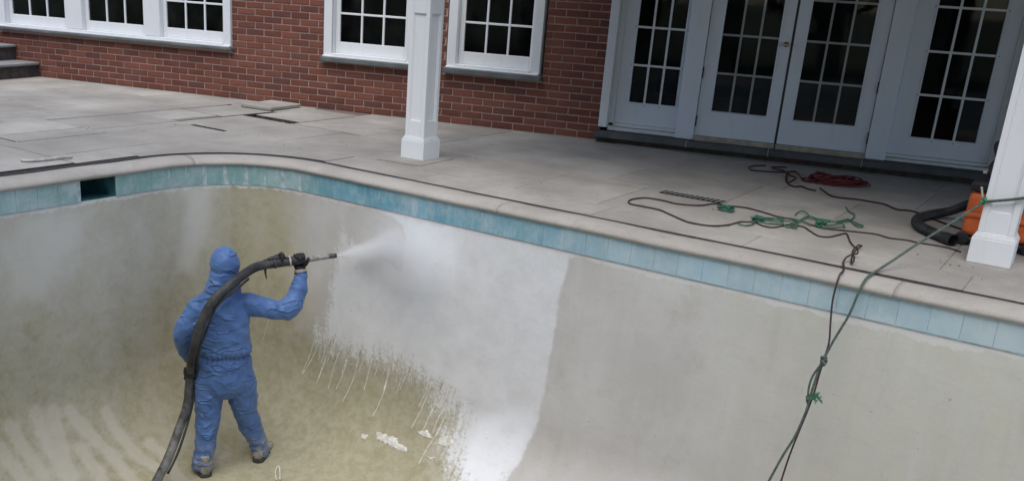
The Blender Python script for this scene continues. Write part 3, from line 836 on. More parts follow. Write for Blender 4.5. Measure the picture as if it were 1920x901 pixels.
def bricks():
    PX, PZ, MO = .222, .070, .0135
    bm = bmesh.new(); v, f = box_vf((-.5, .5, 0, .07, -.5, .5)); vs = [bm.verts.new(p) for p in v]
    for q in f:
        if q != (2, 3, 7, 6): bm.faces.new([vs[i] for i in q])
    # chamfered face, kept in brick proportions
    for v_ in bm.verts: v_.co.x *= (PX-MO); v_.co.z *= (PZ-MO)
    bmesh.ops.bevel(bm, geom=[e for e in bm.edges if all(x.co.y < .001 for x in e.verts)], offset=.0035, segments=1, affect='EDGES')
    me = bpy.data.meshes.new('brick'); bm.to_mesh(me); bm.free(); me.materials.append(M['brick'])
    rr = random.Random(4); near = []; rest = []
    row = 0; z = .002
    while z < WZ:
        x = WX0 - (PX/2 if row % 2 else 0)
        while x < WX1:
            a, b = x+MO/2, x+PX-MO/2; z0, z1 = z+MO/2, z+PZ-MO/2
            x += PX
            segs = [(a, b)]
            for o in OPEN:
                if z1 > o[2]+.004 and z0 < o[3]-.004:
                    ns = []
                    for s, e in segs:
                        if e <= o[0] or s >= o[1]: ns.append((s, e)); continue
                        if s < o[0]-.02: ns.append((s, o[0]-.004))
                        if e > o[1]+.02: ns.append((o[1]+.004, e))
                    segs = ns
            for s, e in segs:
                if e-s < .025: continue
                c = (s+e)/2
                vis = (z0 < 1.33+(c+1.97)*.055) and (-9.5 < c < 1.75)
                if c < -9.18 and z < .3: vis = False
                (near if vis else rest).append((c, (z0+z1)/2, (e-s)/(PX-MO)))
        z += PZ; row += 1
    near.sort(key=lambda t: (t[0])**2+9.35**2+(t[1]-1.3)**2)
    rest += near[300:]; near = near[:300]
    for c, zz, sx in near:
        o = bpy.data.objects.new('brick', me); COL.objects.link(o)
        o.location = (c, rr.uniform(-.0025, .002), zz); o.scale = (sx, 1, 1); o.rotation_euler = (rr.uniform(-.008, .008), rr.uniform(-.004, .004), rr.uniform(-.006, .006))
        setparent(o, wall)
    V = []; F = []; tone = []
    tv = [v.co.copy() for v in me.vertices]; tf = [tuple(p.vertices) for p in me.polygons]
    for c, zz, sx in rest:
        n = len(V); oy = rr.uniform(-.0025, .002); t = rr.random()
        for p in tv: V.append((p.x*sx+c, p.y+oy, p.z+zz)); tone.append(t)
        F += [tuple(n+i for i in q) for q in tf]
    o = raw('brick_courses', V, F, M['brick'], wall); tag(o, kind='stuff')
    at = o.data.attributes.new('tone', 'FLOAT', 'POINT'); at.data.foreach_set('value', tone)
bricks()
# dark room behind the glass
def room():
    x0, x1, y0, y1, z0, z1 = WX0+.1, WX1-.1, .201, 4.6, .09, 2.55
    v, f = box_vf((x0, x1, y0, y1, z0, z1))
    f = [q for i, q in enumerate(f) if i != 2]
    o = raw('interior_room', v, f, M['room'], house); return o
room()
boxes('interior_partition', [(-5.6, -5.5, .21, 4.55, .1, 2.54), (-2.25, -2.17, .21, 4.55, .1, 2.54)], M['room'], house)

def window(x0, x1, zb, zt, units, stone, gz0, pitch, rows, cols=3):
    """casing mesh > sash, muntin, pane, sill; units: list of (glass x0, glass x1)"""
    cw = .095; cs = .002
    w = boxes('window', [(x0, x0+cw, -.035, .10, zb, zt), (x1-cw, x1, -.035, .10, zb, zt), (x0+cw, x1-cw, -.035, .10, zt-.11, zt)], M['white'], house, .004)
    # posts between grouped units
    for a, b in zip(units[:-1], units[1:]):
        m0, m1 = a[1]+.055, b[0]-.055
        boxes('mullion_post', [(m0, m1, -.028, .10, zb+.045, zt-.111)], M['white'], w, .004)
    s = boxes('sill', [(x0+cw*.2 if False else x0+.001, x1-.001, -.065, .06, zb-.001, zb+.018), (x0+cw+.001, x1-cw-.001, -.045, .09, zb+.018, zb+.042)], M['white'], w, .004)
    boxes('stone_sill', [(x0-.027, x1+.027, -.075, .05, stone, zb-.003)], M['sill_stone'], w, .006)
    mu = .021
    gz1 = gz0 + pitch*rows
    for (a, b) in units:
        boxes('sash', [(a-.05, a, .03, .075, zb+.043, gz1+.05), (b, b+.05, .03, .075, zb+.043, gz1+.05), (a, b, .03, .075, zb+.043, gz0), (a, b, .03, .075, gz1, gz1+.05)], M['white'], w, .003)
        cw_ = (b-a)/cols
        for k in range(1, cols):
            x = a+cw_*k; boxes('muntin', [(x-mu/2, x+mu/2, .034, .062, gz0-.001, gz1)], M['white'], w, .003)
        for k in range(1, rows):
            z = gz0+pitch*k; boxes('muntin', [(a, b, .036, .060, z-mu/2, z+mu/2)], M['white'], w, .003)
        for i in range(cols):
            for k in range(rows):
                boxes('pane', [(a+cw_*i, a+cw_*(i+1), .049, .053, gz0+pitch*k, gz0+pitch*(k+1))], M['glass'], w)
        # jamb fillers behind the sash
        for xx in (a-.056, b+.051):
            wbox('jamb', (xx, xx+.005, -.02, .10, zb+.044, zt-.112), M['white'], w)
    return w
w1 = window(-9.40, -6.128, .555, 2.35, [(-9.246, -8.453), (-8.102, -7.330), (-7.009, -6.251)], .522, .705, .290, 5)
tag(w1, 'wide white three-part window at the left, over a long stone sill')
w2 = window(-4.978, -3.93, .553, 2.3, [(-4.820, -4.073)], .505, .712, .287, 5)
tag(w2, 'white window with its right side behind the porch column')
w3 = window(-3.578, -2.602, .558, 2.3, [(-3.427, -2.731)], .505, .722, .284, 5)
tag(w3, 'white window between the porch column and the French doors')

# French door unit
du = boxes('door_frame', [(-1.966, -1.884, -.035, .14, .135, 2.30), (1.474, 1.556, -.035, .14, .135, 2.30), (-1.884, 1.474, -.035, .14, 2.18, 2.30),
                          (-1.884, -1.836, .045, .14, .135, 2.18), (1.43, 1.474, .045, .14, .135, 2.18)], M['white'], house, .004)
for a_, b_ in ((-1.228, -1.062), (.450, .616)):
    wbox('door_post', (a_, b_, .0, .14, .104, 2.179), M['shade_tinted_paint'], du, .004)
M['threshold'] = simple('threshold_wood', (.40, .36, .28), .7, .2, 12, .2)
for bb, mm in (((-1.06, -.327, -.01, .14, .101, .143), 'threshold'), ((-.318, .448, -.01, .14, .101, .143), 'threshold'), ((-1.884, -1.230, .02, .14, .106, .140), 'white'), ((-1.884, -1.230, .045, .14, .145, .178), 'white'), ((.618, 1.474, .02, .14, .106, .132), 'white'), ((.618, 1.474, .045, .14, .137, .165), 'white')):
    wbox('threshold', bb, M[mm], du, .003)
def leaf(name, x0, x1, z0, z1, g0, g1, gz0, pitch, rows, y, storm):
    gz1 = gz0+pitch*rows
    w = boxes(name, [(x0, g0, y, y+.045, z0, z1), (g1, x1, y, y+.045, z0, z1), (g0, g1, y, y+.045, z0, gz0), (g0, g1, y, y+.045, gz1, z1)], M['shade_tinted_paint'], house)
    bead = .012
    boxes('glazing_bead', [(g0-bead, g0, y-.008, y-.0005, gz0-bead, gz1+bead), (g1, g1+bead, y-.008, y-.0005, gz0-bead, gz1+bead), (g0, g1, y-.008, y-.0005, gz0-bead, gz0), (g0, g1, y-.008, y-.0005, gz1, gz1+bead)], M['shade_tinted_paint'], w, .003)
    mu = .020; my = y+.020 if storm else y-.003
    cw = (g1-g0)/3
    for k in (1, 2):
        x = g0+cw*k; boxes('muntin', [(x-mu/2, x+mu/2, my, my+.016, gz0, gz1)], M['white'], w, .002)
    for k in range(1, rows):
        z = gz0+pitch*k; boxes('muntin', [(g0, g1, my+.001, my+.0145, z-mu/2, z+mu/2)], M['white'], w, .002)
    if storm:
        boxes('pane', [(g0, g1, y+.012, y+.016, gz0, gz1)], M['storm_glass'], w)
    else:
        for i in range(3):
            for k in range(rows):
                boxes('pane', [(g0+cw*i, g0+cw*(i+1), y+.017, y+.021, gz0+pitch*k, gz0+pitch*(k+1))], M['glass'], w)
        for k in range(1, rows):       # little screw heads where the grille is fixed
            for x in (g0-.022, g1+.022):
                boxes('screw', [(x-.004, x+.004, y-.004, y-.0004, gz0+pitch*k-.004, gz0+pitch*k+.004)], M['dark_metal'], w)
        for k in (1, 2):
            x = g0+cw*k; boxes('screw', [(x-.004, x+.004, y-.004, y-.0004, gz0-.03, gz0-.022)], M['dark_metal'], w)
    return w
sl = leaf('sidelight', -1.834, -1.230, .180, 2.17, -1.714, -1.272, .386, .347, 5, .07, False); tag(sl, 'fixed glazed sidelight left of the French doors')
d1 = leaf('door', -1.056, -.334, .147, 2.17, -.932, -.440, .382, .342, 5, .03, True); tag(d1, 'left French door leaf with the brass knob')
d2 = leaf('door', -.312, .444, .147, 2.17, -.205, .318, .372, .345, 5, .03, True); tag(d2, 'right French door leaf')
sr = leaf('sidelight', .622, 1.428, .168, 2.17, .786, 1.300, .327, .363, 5, .07, False); tag(sr, 'fixed glazed sidelight right of the French doors')
for d, x in ((d1, -1.058), (d2, .447)):
    for z in (.28, .72, 1.9):
        boxes('hinge', [(x-.009, x+.009, .010, .0296, z-.05, z+.05)], M['dark_metal'], d)
boxes('astragal', [(-.334, -.312, .052, .075, .147, 2.17)], M['dark_metal'], d1)
def knob():
    p = Vector((-.372, .03, 1.02))
    path = [p, p+Vector((0, -.012, 0)), p+Vector((0, -.03, 0)), p+Vector((0, -.042, 0)), p+Vector((0, -.056, 0)), p+Vector((0, -.062, 0))]
    rs = [.024, .023, .010, .020, .020, .008]
    V, F = tube_vf(path, lambda t: rs[round(t*5)], 14)
    raw('door_knob', [v-p for v in V], F, M['brass'], d1, True, p)
knob()
# stone step under the doors
st = boxes('door_step', [(-1.96, 1.62, -.09, .16, -.04, .046)], M['riser'], house, .004)
for a, b in ((-1.985, -1.105), (-1.092, -.372), (-.359, .424), (.437, 1.66)):
    wbox('step_stone', (a, b, -.15, .04, .0465, .100), M['step_stone'], st, .007)
for x in (-1.0985, -.3655, .4305):
    wbox('step_joint', (x-.0055, x+.0055, -.140, .03, .0465, .094), M['tape'], st)

# stone steps at the left end of the wall
ss = empty('stone_steps', (-9.4, -.8, 0)); tag(ss, 'grey stone steps with dark risers against the wall at far left', 'steps')
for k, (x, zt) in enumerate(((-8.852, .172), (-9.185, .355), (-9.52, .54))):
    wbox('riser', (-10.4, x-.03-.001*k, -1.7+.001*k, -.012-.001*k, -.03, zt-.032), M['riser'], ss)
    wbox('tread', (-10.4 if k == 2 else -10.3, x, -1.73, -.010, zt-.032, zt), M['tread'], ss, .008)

# ------------------------------------------------------------------ porch columns and roof
def column(u, v, label):
    c = empty('porch_column', P(u, v, 0), DL); tag(c, label, 'column', 'white porch columns')
    def part(name, bl, mat=M['col_white'], bev=.003):
        o = boxes(name, bl, mat, None, bev, P(u, v, 0), DL); setparent(o, c); return o
    h = .1135; s = .094; ins = .014; stile = .034
    part('plinth', [(-h, h, -h, h, .001, .150)])
    part('base_moulding', [(-h+.004, h-.004, -h+.004, h-.004, .151, .160), (-.104, .104, -.104, .104, .160, .170), (-.0985, .0985, -.0985, .0985, .170, .180)], bev=.0025)
    part('shaft', [(-s+ins, s-ins, -s+ins, s-ins, .18, 2.21)], bev=0)
    # stiles and rails standing proud leave the sunk panels
    z0, z1, z2, z3 = .300, 1.13, 1.30, 2.08
    bl = []
    for sx in (-1, 1):
        for sy in (-1, 1):
            xa, xb = sorted((sx*s, sx*(s-stile))); ya, yb = sorted((sy*s, sy*(s-stile)))
            bl.append((xa, xb, ya, yb, .1805, 2.21))
    part('corner_stile', bl)
    e = s-stile
    rails = []
    for (za, zb) in ((.1805, z0), (z1, z2), (z3, 2.21)):
        for sgn in (-1, 1):
            ya, yb = sorted((sgn*(s-.0006), sgn*(s-ins-.004)))
            rails.append((-e, e, ya, yb, za, zb)); rails.append((ya, yb, -e, e, za, zb))
    part('panel_rail', rails, bev=0)
    mo = []
    for (za, zb) in ((z0, z1), (z2, z3)):
        for sgn in (-1, 1):
            f0, f1 = sorted((sgn*(s-.006), sgn*(s-ins-.002)))
            mo += [(-e, -e+.009, f0, f1, za, zb), (e-.009, e, f0, f1, za, zb), (-e+.009, e-.009, f0, f1, za, za+.009), (-e+.009, e-.009, f0, f1, zb-.009, zb)]
            mo += [(f0, f1, -e, -e+.009, za, zb), (f0, f1, e-.009, e, za, zb), (f0, f1, -e+.009, e-.009, za, za+.009), (f0, f1, -e+.009, e-.009, zb-.009, zb)]
    part('panel_moulding', mo, bev=.002)
    part('capital', [(-.112, .112, -.112, .112, 2.211, 2.25), (-.125, .125, -.125, .125, 2.25, 2.30)])
    # worn mortar pad under the plinth
    return c
column(-2.367, -2.760, 'white panelled porch column in front of the windows, left one')
column(1.800, -2.715, 'white panelled porch column at the right edge, with a rope tied round it')
raw_v = [P(-2.53, -3.12, 0), P(-2.13, -3.08, 0), P(-2.15, -2.60, 0), P(-2.52, -2.60, 0)]
pad = raw('column_pad', [x+Vector((0, 0, .0005)) for x in raw_v]+[x+Vector((0, 0, .006)) for x in raw_v], [(4,5,6,7),(0,1,5,4),(1,2,6,5),(2,3,7,6),(3,0,4,7)], M['slab'])
tag(pad, 'thin stone pad under the left porch column', 'pad')
def porch_roof():  # inferred over the columns; built low, deep and dark to shade the porch
    r = empty('porch_roof', P(-2.4, -2.7, 2.302)); tag(r, 'unseen flat porch roof on the two white columns, lowered and darkened to shade the doors', 'roof')
    def poly(name, pts, z0, z1, mat):
        V = [Vector((p.x, p.y, z0)) for p in pts]+[Vector((p.x, p.y, z1)) for p in pts]; n = len(pts)
        F = [tuple(range(n))[::-1], tuple(range(n, 2*n))]+[(k, (k+1) % n, n+(k+1) % n, n+k) for k in range(n)]
        o = raw(name, V, F, mat); setparent(o, r)
    a, b = P(-2.50, -2.88), P(5.2, -2.88)
    poly('beam', [P(-2.49, -2.87), P(5.2, -2.87), P(5.2, -2.64), P(-2.49, -2.64)], 2.302, 2.43, M['white'])
    wl = Vector((P(-2.5, -2.88).x+.1, -.005, 0)); wr = Vector((4.4, -.005, 0))
    poly('ceiling', [P(-2.80, -3.30), P(6.6, -3.30), P(6.6, -.6), Vector((4.45, -.005, 0)), Vector((-2.55, -.005, 0))], 2.432, 2.56, simple('dark_ceiling', (.16, .12, .09), .7, .3, 4, .3))  # ceiling coloured dark to cut light bounced under the porch
porch_roof()

# ------------------------------------------------------------------ things on the deck
ls = boxes('loose_slab', [(-.20, .20, -.26, .26, 0, .035)], M['slab'], None, .006, P(-5.20, -1.63, .004), DL+.12)
tag(ls, 'loose paving stone lying on the deck by the brick wall', 'paving stone')
# shallow pits where a joint has broken out
def drain():
    d = empty('drain_grate', P(-.17, -2.385, 0), DL); tag(d, 'narrow slotted drain grate set in the deck by the cord loop', 'drain')
    o = boxes('drain_slot', [(-.235, .235, -.055, .055, .0005, .0048)], M['void'], None, 0, P(-.17, -2.385, 0), DL); setparent(o, d)
    for k in range(13):
        x = -.235+.47*k/12
        b = boxes('bar', [(-.0055, .0055, -.056, .056, .0049, .0056)], M['slab'], None, 0, P(-.17+x*1.0, -2.385, 0), DL-.12); setparent(b, d)
drain()
def deckline(name, pts, rad, mat, label, cat, z=.0, lift=None, sides=8, n=5):
    q = []
    for i, p in enumerate(pts):
        zz = p[2] if len(p) > 2 else rad+.001+(lift(i) if lift else 0)
        q.append(P(p[0], p[1], zz))
    o = tube(name, q, rad, mat, None, sides, n); tag(o, label, cat); return o
CORD = [(1.629,-2.618),(1.531,-2.562),(1.381,-2.577),(1.316,-2.561),(1.217,-2.594),(1.123,-2.553),(.966,-2.608),(.833,-2.662),(.73,-2.616),(.635,-2.551),(.504,-2.56),(.417,-2.515),(.254,-2.452),(.115,-2.5),(.035,-2.514),(-.019,-2.66),(-.148,-2.735),(-.263,-2.711),(-.382,-2.729),(-.429,-2.837),(-.419,-2.941),(-.374,-3.009),(-.283,-3.018),(-.159,-3.024),(-.059,-3.091),(.073,-3.186),(.156,-3.225),(.283,-3.194),(.348,-3.07),(.373,-2.93),(.445,-2.873),(.52,-2.925),(.574,-2.924),(.603,-2.846),(.63,-2.75),(.712,-2.725),(.784,-2.815),(.864,-2.913),(.922,-2.886),(.953,-2.772),(.974,-2.695),(1.003,-2.755),(1.059,-2.924),(1.122,-3.05),(1.147,-3.034,.02),(1.136,-3.075,.03),(1.131,-3.157,.02),(1.146,-3.243,.012),(1.18,-3.285,.03),(1.169,-3.269,.05),(1.169,-3.361,.02),(1.195,-3.475,.012),(1.204,-3.47,.03),(1.181,-3.412,.045),(1.155,-3.43,.03),(1.156,-3.50,.012),(1.18,-3.58,.012),(1.205,-3.70,.014),(1.207,-3.785,.004),(1.204,-3.812,-.119),(1.221,-3.844,-.229),(1.241,-3.876,-.337),(1.239,-3.898,-.418),(1.235,-3.924,-.511),(1.233,-3.952,-.612),(1.223,-3.98,-.717),(1.211,-4.004,-.808),(1.192,-4.044,-.962),(1.182,-4.085,-1.117),(1.17,-4.13,-1.30),(1.15,-4.25,-1.7),(1.12,-4.45,-2.06),(1.05,-4.75,-2.19)]
deckline('power_cord', CORD, .0052, M['brown'], 'thin dark brown power cord looping over the deck and down the pool wall', 'cord')
RED = [(.417,-1.206),(.49,-1.337),(.565,-1.457),(.643,-1.476),(.753,-1.431),(.843,-1.433),(.953,-1.452),(1.058,-1.576),(1.164,-1.546),(1.372,-1.766),(1.562,-1.93)]
rt = empty('red_cord_heap', P(.42, -.80, 0)); tag(rt, 'heap of red extension cord lying on the deck before the French doors', 'cord')
rr = random.Random(9); coil = []
for k in range(15*14):
    a = 2*math.pi*k/14
    s_ = .55+.5*noise.noise(Vector((k*.11, 2.3, 0)))+.25*rr.random()+.15*math.sin(k*.05)
    lx, ly = .235*math.cos(a)*s_, .17*math.sin(a)*s_
    ca, sa = math.cos(.62), math.sin(.62)
    coil.append(P(.44+lx*ca-ly*sa+rr.uniform(-.02, .02)+.12*noise.noise(Vector((k*.045, 7, 0))), -.82+lx*sa+ly*ca+rr.uniform(-.02, .02)+.12*noise.noise(Vector((k*.04, 1, 4))), .008+.055*(k/210)*rr.random()+.0008*(k//14)))
tube('coil', coil, .0052, M['red'], rt, 6, 3)
tubes('tail', [[P(a, b, .009) for a, b in RED],
     [P(a, b, .009) for a, b in [(-.236,-.508),(-.288,-.578),(-.314,-.678),(-.295,-.78),(-.227,-.875),(-.08,-.772),(.008,-.667),(.04,-.582),(.099,-.686),(.162,-.836),(.234,-.994),(.295,-.997)]],
     [P(a, b, .010) for a, b in [(-.078,-.425),(-.166,-.544),(-.128,-.619),(-.045,-.633),(.073,-.837),(.138,-.895),(.162,-1.114),(.149,-1.184),(.10,-1.0),(.04,-.821),(.015,-.616),(.06,-.911),(.149,-1.184),(.243,-1.325),(.291,-1.264),(.356,-1.334),(.424,-1.347)]]], .0062, simple('dark_red_cord', (.05, .012, .016), .5, .25, 20), rt)
gt = empty('green_rope_tangle', P(.65, -2.6, 0)); tag(gt, 'tangle of thin green rope lying on the deck across the brown cord', 'rope')
GR = [[(.382,-3.018),(.434,-3.025),(.457,-2.931),(.432,-2.788),(.456,-2.707),(.533,-2.688),(.589,-2.728),(.525,-2.768),(.464,-2.786),(.457,-2.864),(.516,-2.896),(.556,-2.817),(.6,-2.766)],
 [(.578,-2.419),(.564,-2.341),(.577,-2.287),(.618,-2.314),(.66,-2.395),(.656,-2.509),(.659,-2.594),(.634,-2.623),(.593,-2.67),(.545,-2.656),(.504,-2.668),(.46,-2.72)],
 [(.653,-2.705),(.655,-2.563),(.662,-2.411),(.727,-2.445),(.799,-2.431),(.847,-2.405),(.896,-2.32),(.898,-2.172),(.882,-2.079),(.82,-1.96),(.765,-1.825)],
 [(.847,-2.405),(.866,-2.354),(.875,-2.235),(.906,-2.272),(.959,-2.386),(1.003,-2.438),(1.01,-2.389),(.97,-2.339),(.935,-2.327)],
 [(.769,-2.64),(.765,-2.506),(.834,-2.565),(.889,-2.467),(.92,-2.499),(.924,-2.568),(.874,-2.619),(.807,-2.663),(.767,-2.624),(.749,-2.489),(.682,-2.461)],
 [(.616,-2.816),(.654,-2.838),(.683,-2.789),(.678,-2.71),(.7,-2.85),(.633,-2.728),(.666,-2.621),(.752,-2.658)],
 [(.087,-2.573),(.145,-2.584),(.206,-2.589),(.226,-2.68),(.174,-2.665),(.136,-2.673),(.11,-2.586),(.175,-2.586),(.215,-2.616),(.214,-2.712),(.15,-2.694)]]
for g in GR:
    tubes('strand', [[P(a, b, .007+.012*rr.random()) for a, b in g]], .0046, M['green'], gt)
for g in ((.44, -2.78), (.78, -2.56), (.165, -2.635)):     # knotted clumps
    tubes('knot', [[P(g[0]+.035*math.cos(k*2.1)*rr.uniform(.5, 1.2)+.02*rr.uniform(-1, 1), g[1]+.05*math.sin(k*1.7), .01+.02*rr.random()) for k in range(16)]], .0055, M['green'], gt)
# rope from the column over the coping and down into the pool
ROPE = [(1.700,-2.822,.352),(1.58,-3.02,.235),(1.46,-3.24,.125),(1.39,-3.40,.055),(1.345,-3.55,.016),(1.337,-3.70,.016),(1.334,-3.79,.000),(1.322,-3.815,-.066),(1.304,-3.836,-.18),(1.267,-3.87,-.308),(1.249,-3.888,-.378),(1.228,-3.916,-.484),(1.219,-3.952,-.617),(1.217,-3.98,-.719),(1.195,-4.016,-.858),(1.155,-4.048,-.99),(1.118,-4.085,-1.14),(1.086,-4.112,-1.255),(1.04,-4.2,-1.6),(.98,-4.4,-2.05),(.9,-4.7,-2.19)]
ro = empty('tied_rope', P(1.70, -2.82, .35)); tag(ro, 'grey-green rope tied round the right column and hanging down into the pool', 'rope')
tube('rope', [P(*p) for p in ROPE], .0070, M['rope'], ro, 8, 6)
s_ = .103
tube('rope_loop', [P(1.8+a*s_, -2.715+b*s_, .355+c) for a, b, c in ((-1, -1.03, 0), (-.3, -1.05, .02), (.4, -1.05, .04), (1.03, -1.04, .062), (1.05, 0, .06), (1.03, 1.03, .04), (0, 1.05, .02), (-1.03, 1.03, .0), (-1.05, 0, -.005), (-1.05, -1.0, -.004))], .0085, M['rope'], ro, 8, 5)
def clump(name, c, r, mat, parent, nloop=14, rad=.006, seed=1):
    q = random.Random(seed); pts = []
    for k in range(nloop): pts.append(c+Vector((q.uniform(-r, r), q.uniform(-r, r), q.uniform(-r*1.6, r*1.6))))
    return tube(name, pts, rad, mat, parent, 6, 5)
M['bright_green'] = simple('bright_green_rope', (.05, .21, .10), .8, .4, 60, .5)
clump('rope_knot', P(1.698, -2.828, .362), .016, M['bright_green'], ro, 14, .006, 4)
tubes('rope_end', [[P(1.694, -2.826, .37), P(1.684, -2.832, .41), P(1.676, -2.835, .44)]], .006, M['tape'], ro)
clump('rope_knot', P(1.238, -3.905, -.44), .014, M['rope'], ro, 16, .007, 5)
clump('rope_knot', P(1.216, -3.96, -.66), .016, M['rope'], ro, 16, .007, 6)
q_ = random.Random(8)
tubes('frayed_end', [[P(1.216, -3.962, -.64), P(1.24+q_.uniform(-.01, .02), -3.97, -.63+q_.uniform(-.02, .02)), P(1.265+q_.uniform(-.02, .03), -3.975+q_.uniform(-.02, .02), -.625+q_.uniform(-.04, .04))] for k in range(14)], .0022, M['bright_green'], ro)
tubes('second_strand', [[P(1.238, -3.915, -.44), P(1.205, -3.93, -.53), P(1.20, -3.945, -.60), P(1.213, -3.965, -.665)]], .006, M['rope'], ro)
# short curved pipe by the coping
deckline('grey_pipe', [(-3.98,-5.29,.012),(-3.93,-5.26,.012),(-3.90,-5.16,.014),(-3.895,-5.05,.016),(-3.88,-4.95,.016)], .010, M['pipe'], 'short bent grey pipe lying at the edge of the coping at left', 'pipe')
deckline('bent_wire', [(-2.242,-4.523,-2.19),(-2.333,-4.437,-2.187),(-2.366,-4.375,-2.178),(-2.307,-4.419,-2.18),(-2.222,-4.504,-2.19)], .006, M['slurry_run'], 'pale bent wire on the pool floor right of the worker', 'wire')
# crumbs of mortar on the deck
def crumbs():
    q = random.Random(31); V = []; F = []
    spots = [(-4.6, -2.35, .35), (-5.0, -2.5, .2), (-4.9, -3.9, .3), (-3.3, -2.9, .8), (-.3, -2.9, 1.2), (-2.1, -2.5, .4), (-4.3, -3.4, .8), (1.75, -2.95, .25)]
    for k in range(60):
        s = q.choice(spots); u, v = s[0]+q.gauss(0, s[2]*.6), s[1]+q.gauss(0, s[2]*.5)
        if v < GV+.05 and u > GU-.1: continue
        if u*SD+v*CD > -.05: continue
        r = q.uniform(.002, .008); c = P(u, v, .001); n = len(V)
        for i in range(5):
            a = 2*math.pi*i/5+q.random(); V.append(c+Vector((r*math.cos(a)*q.uniform(.6, 1.3), r*math.sin(a)*q.uniform(.6, 1.3), 0)))
        V.append(c+Vector((0, 0, r*.9)))
        F += [(n+i, n+(i+1) % 5, n+5) for i in range(5)]
    o = raw('mortar_crumbs', V, F, simple('crumb', (.11, .10, .095), .95, .5, 50)); tag(o, 'dark crumbs of broken mortar scattered over the deck', 'rubble', kind='stuff')
crumbs()

# ------------------------------------------------------------------ orange machine behind the right column
def vacuum():
    u, v = 1.775, -2.17
    e = empty('site_vacuum', P(u, v, 0), DL); tag(e, 'orange site vacuum with black base and hose behind the right column', 'vacuum')
    def part(name, bl, mat, bev, seg=3, par=None):
        o = boxes(name, bl, mat, None, bev, P(u, v, 0), DL, seg); setparent(o, par or e); return o
    body = part('body', [(-.20, .20, -.19, .19, .055, .335)], M['orange'], .035)
    part('body_band', [(-.208, .208, -.198, .198, .175, .205)], M['orange'], .008, 2, body)
    part('base', [(-.21, .21, -.20, .20, .02, .054)], M['blackplastic'], .012)
    part('lid', [(-.205, .205, -.195, .195, .337, .40)], M['blackplastic'], .02)
    part('motor_head', [(-.14, .15, -.13, .13, .401, .54)], M['blackplastic'], .05, 4)
    for k in range(5):
        part('vent', [(-.09+.035*k, -.072+.035*k, -.1315, -.129, .44, .50)], M['void'], 0, 1)
    part('latch', [(-.2125, -.2085, -.03, .03, .31, .36)], M['dark_metal'], .002, 1)
    part('switch', [(-.165, -.141, -.10, -.07, .44, .46)], M['tape'], .003)
    for sx, sy in ((-1, -1), (-1, 1), (1, -1), (1, 1)):
        c = P(u+sx*.185, v+sy*.20, .042); ax = P(0, 1, 0)
        V, F = tube_vf([c-ax*.02, c-ax*.018, c+ax*.018, c+ax*.02], lambda t: (.034 if t in (0, 1) else .041), 18)
        raw('wheel', [x-c for x in V], F, M['blackplastic'], e, True, c)
    tube('handle', [P(u-.13, v+.10, .53), P(u-.13, v+.10, .62), P(u+.13, v+.10, .62), P(u+.13, v+.10, .53)], .012, M['blackplastic'], e, 8, 6)
    # ribbed hose lying in a bend
    path = catmull([P(1.60, -1.80, .17), P(1.52, -1.66, .14), P(1.40, -1.60, .06), P(1.30, -1.72, .036), P(1.26, -1.95, .036), P(1.31, -2.18, .036), P(1.42, -2.34, .036), P(1.50, -2.43, .036)], 22)
    V, F = tube_vf(path, lambda t: .031+.0035*math.sin(t*(len(path)-1)*math.pi*.66), 12)
    h = raw('vacuum_hose', [x-path[0] for x in V], F, M['rubber'], e, True, path[0])
    path = [P(1.50, -2.43, .038), P(1.53, -2.455, .038), P(1.56, -2.48, .038)]
    V, F = tube_vf(path, .037, 14, False); raw('hose_cuff', [x-path[0] for x in V], F, M['blackplastic'], h, True, path[0])
vacuum()
# dark cloth on the machine
rg = []
for i in range(13):
    for k in range(11):
        a, b = -.19+.38*i/12, -.20+.36*k/10
        zz = .405+.012*noise.noise(Vector((a*14, b*14, 3)))+(.0 if abs(a) < .15 else -.03*(abs(a)-.15)/.04)
        rg.append(P(1.775+a, -2.17+b-.03, zz))
# (cloth lies over the lid's front edge only)

# ------------------------------------------------------------------ worker
WO = (-2.68, -4.60); WR = Vector((.6702, .7422)); WF = Vector((-.7422, .6702))
def Wp(r, f, z): return P(WO[0]+WR.x*r+WF.x*f, WO[1]+WR.y*r+WF.y*f, z-DEPTH)
WM = Matrix.Translation(Wp(0, 0, 0)) @ Matrix(((Wp(1,0,0)-Wp(0,0,0)).to_4d()*0, (0,0,0,0), (0,0,0,0), (0,0,0,0))) if False else None
ex = (Wp(1, 0, 0)-Wp(0, 0, 0)).normalized(); ey = (Wp(0, 1, 0)-Wp(0, 0, 0)).normalized()
wrot = math.atan2(ex.y, ex.x)
person = empty('person', Wp(0, 0, 0), wrot)
tag(person, 'worker in blue hooded coverall standing in the empty pool aiming a blasting nozzle', 'person')
def loft(bm, rings, sides=24):
    """rings: (center Vector, axis a Vector*ra, axis b Vector*rb)"""
    R = []
    for c, a, b in rings:
        R.append([bm.verts.new(c+a*math.cos(2*math.pi*k/sides)+b*math.sin(2*math.pi*k/sides)) for k in range(sides)])
    for A, B in zip(R[:-1], R[1:]):
        for k in range(sides): bm.faces.new((A[k], A[(k+1) % sides], B[(k+1) % sides], B[k]))
    bm.faces.new(R[0][::-1]); bm.faces.new(R[-1])
def limb(bm, pts, rads, sides=20, n=6):
    path = catmull(pts, n)
    m = len(rads)-1
    def rad(t):
        x = t*m; i = min(int(x), m-1); f = x-i; f = f*f*(3-2*f); return rads[i]*(1-f)+rads[i+1]*f
    V, F = tube_vf(path, rad, sides)
    vs = [bm.verts.new(v) for v in V]
    for f in F:
        try: bm.faces.new([vs[i] for i in f])
        except ValueError: pass
    for p, r in ((path[0], rads[0]), (path[-1], rads[-1])):
        bmesh.ops.create_icosphere(bm, subdivisions=2, radius=r*.99, matrix=Matrix.Translation(p))
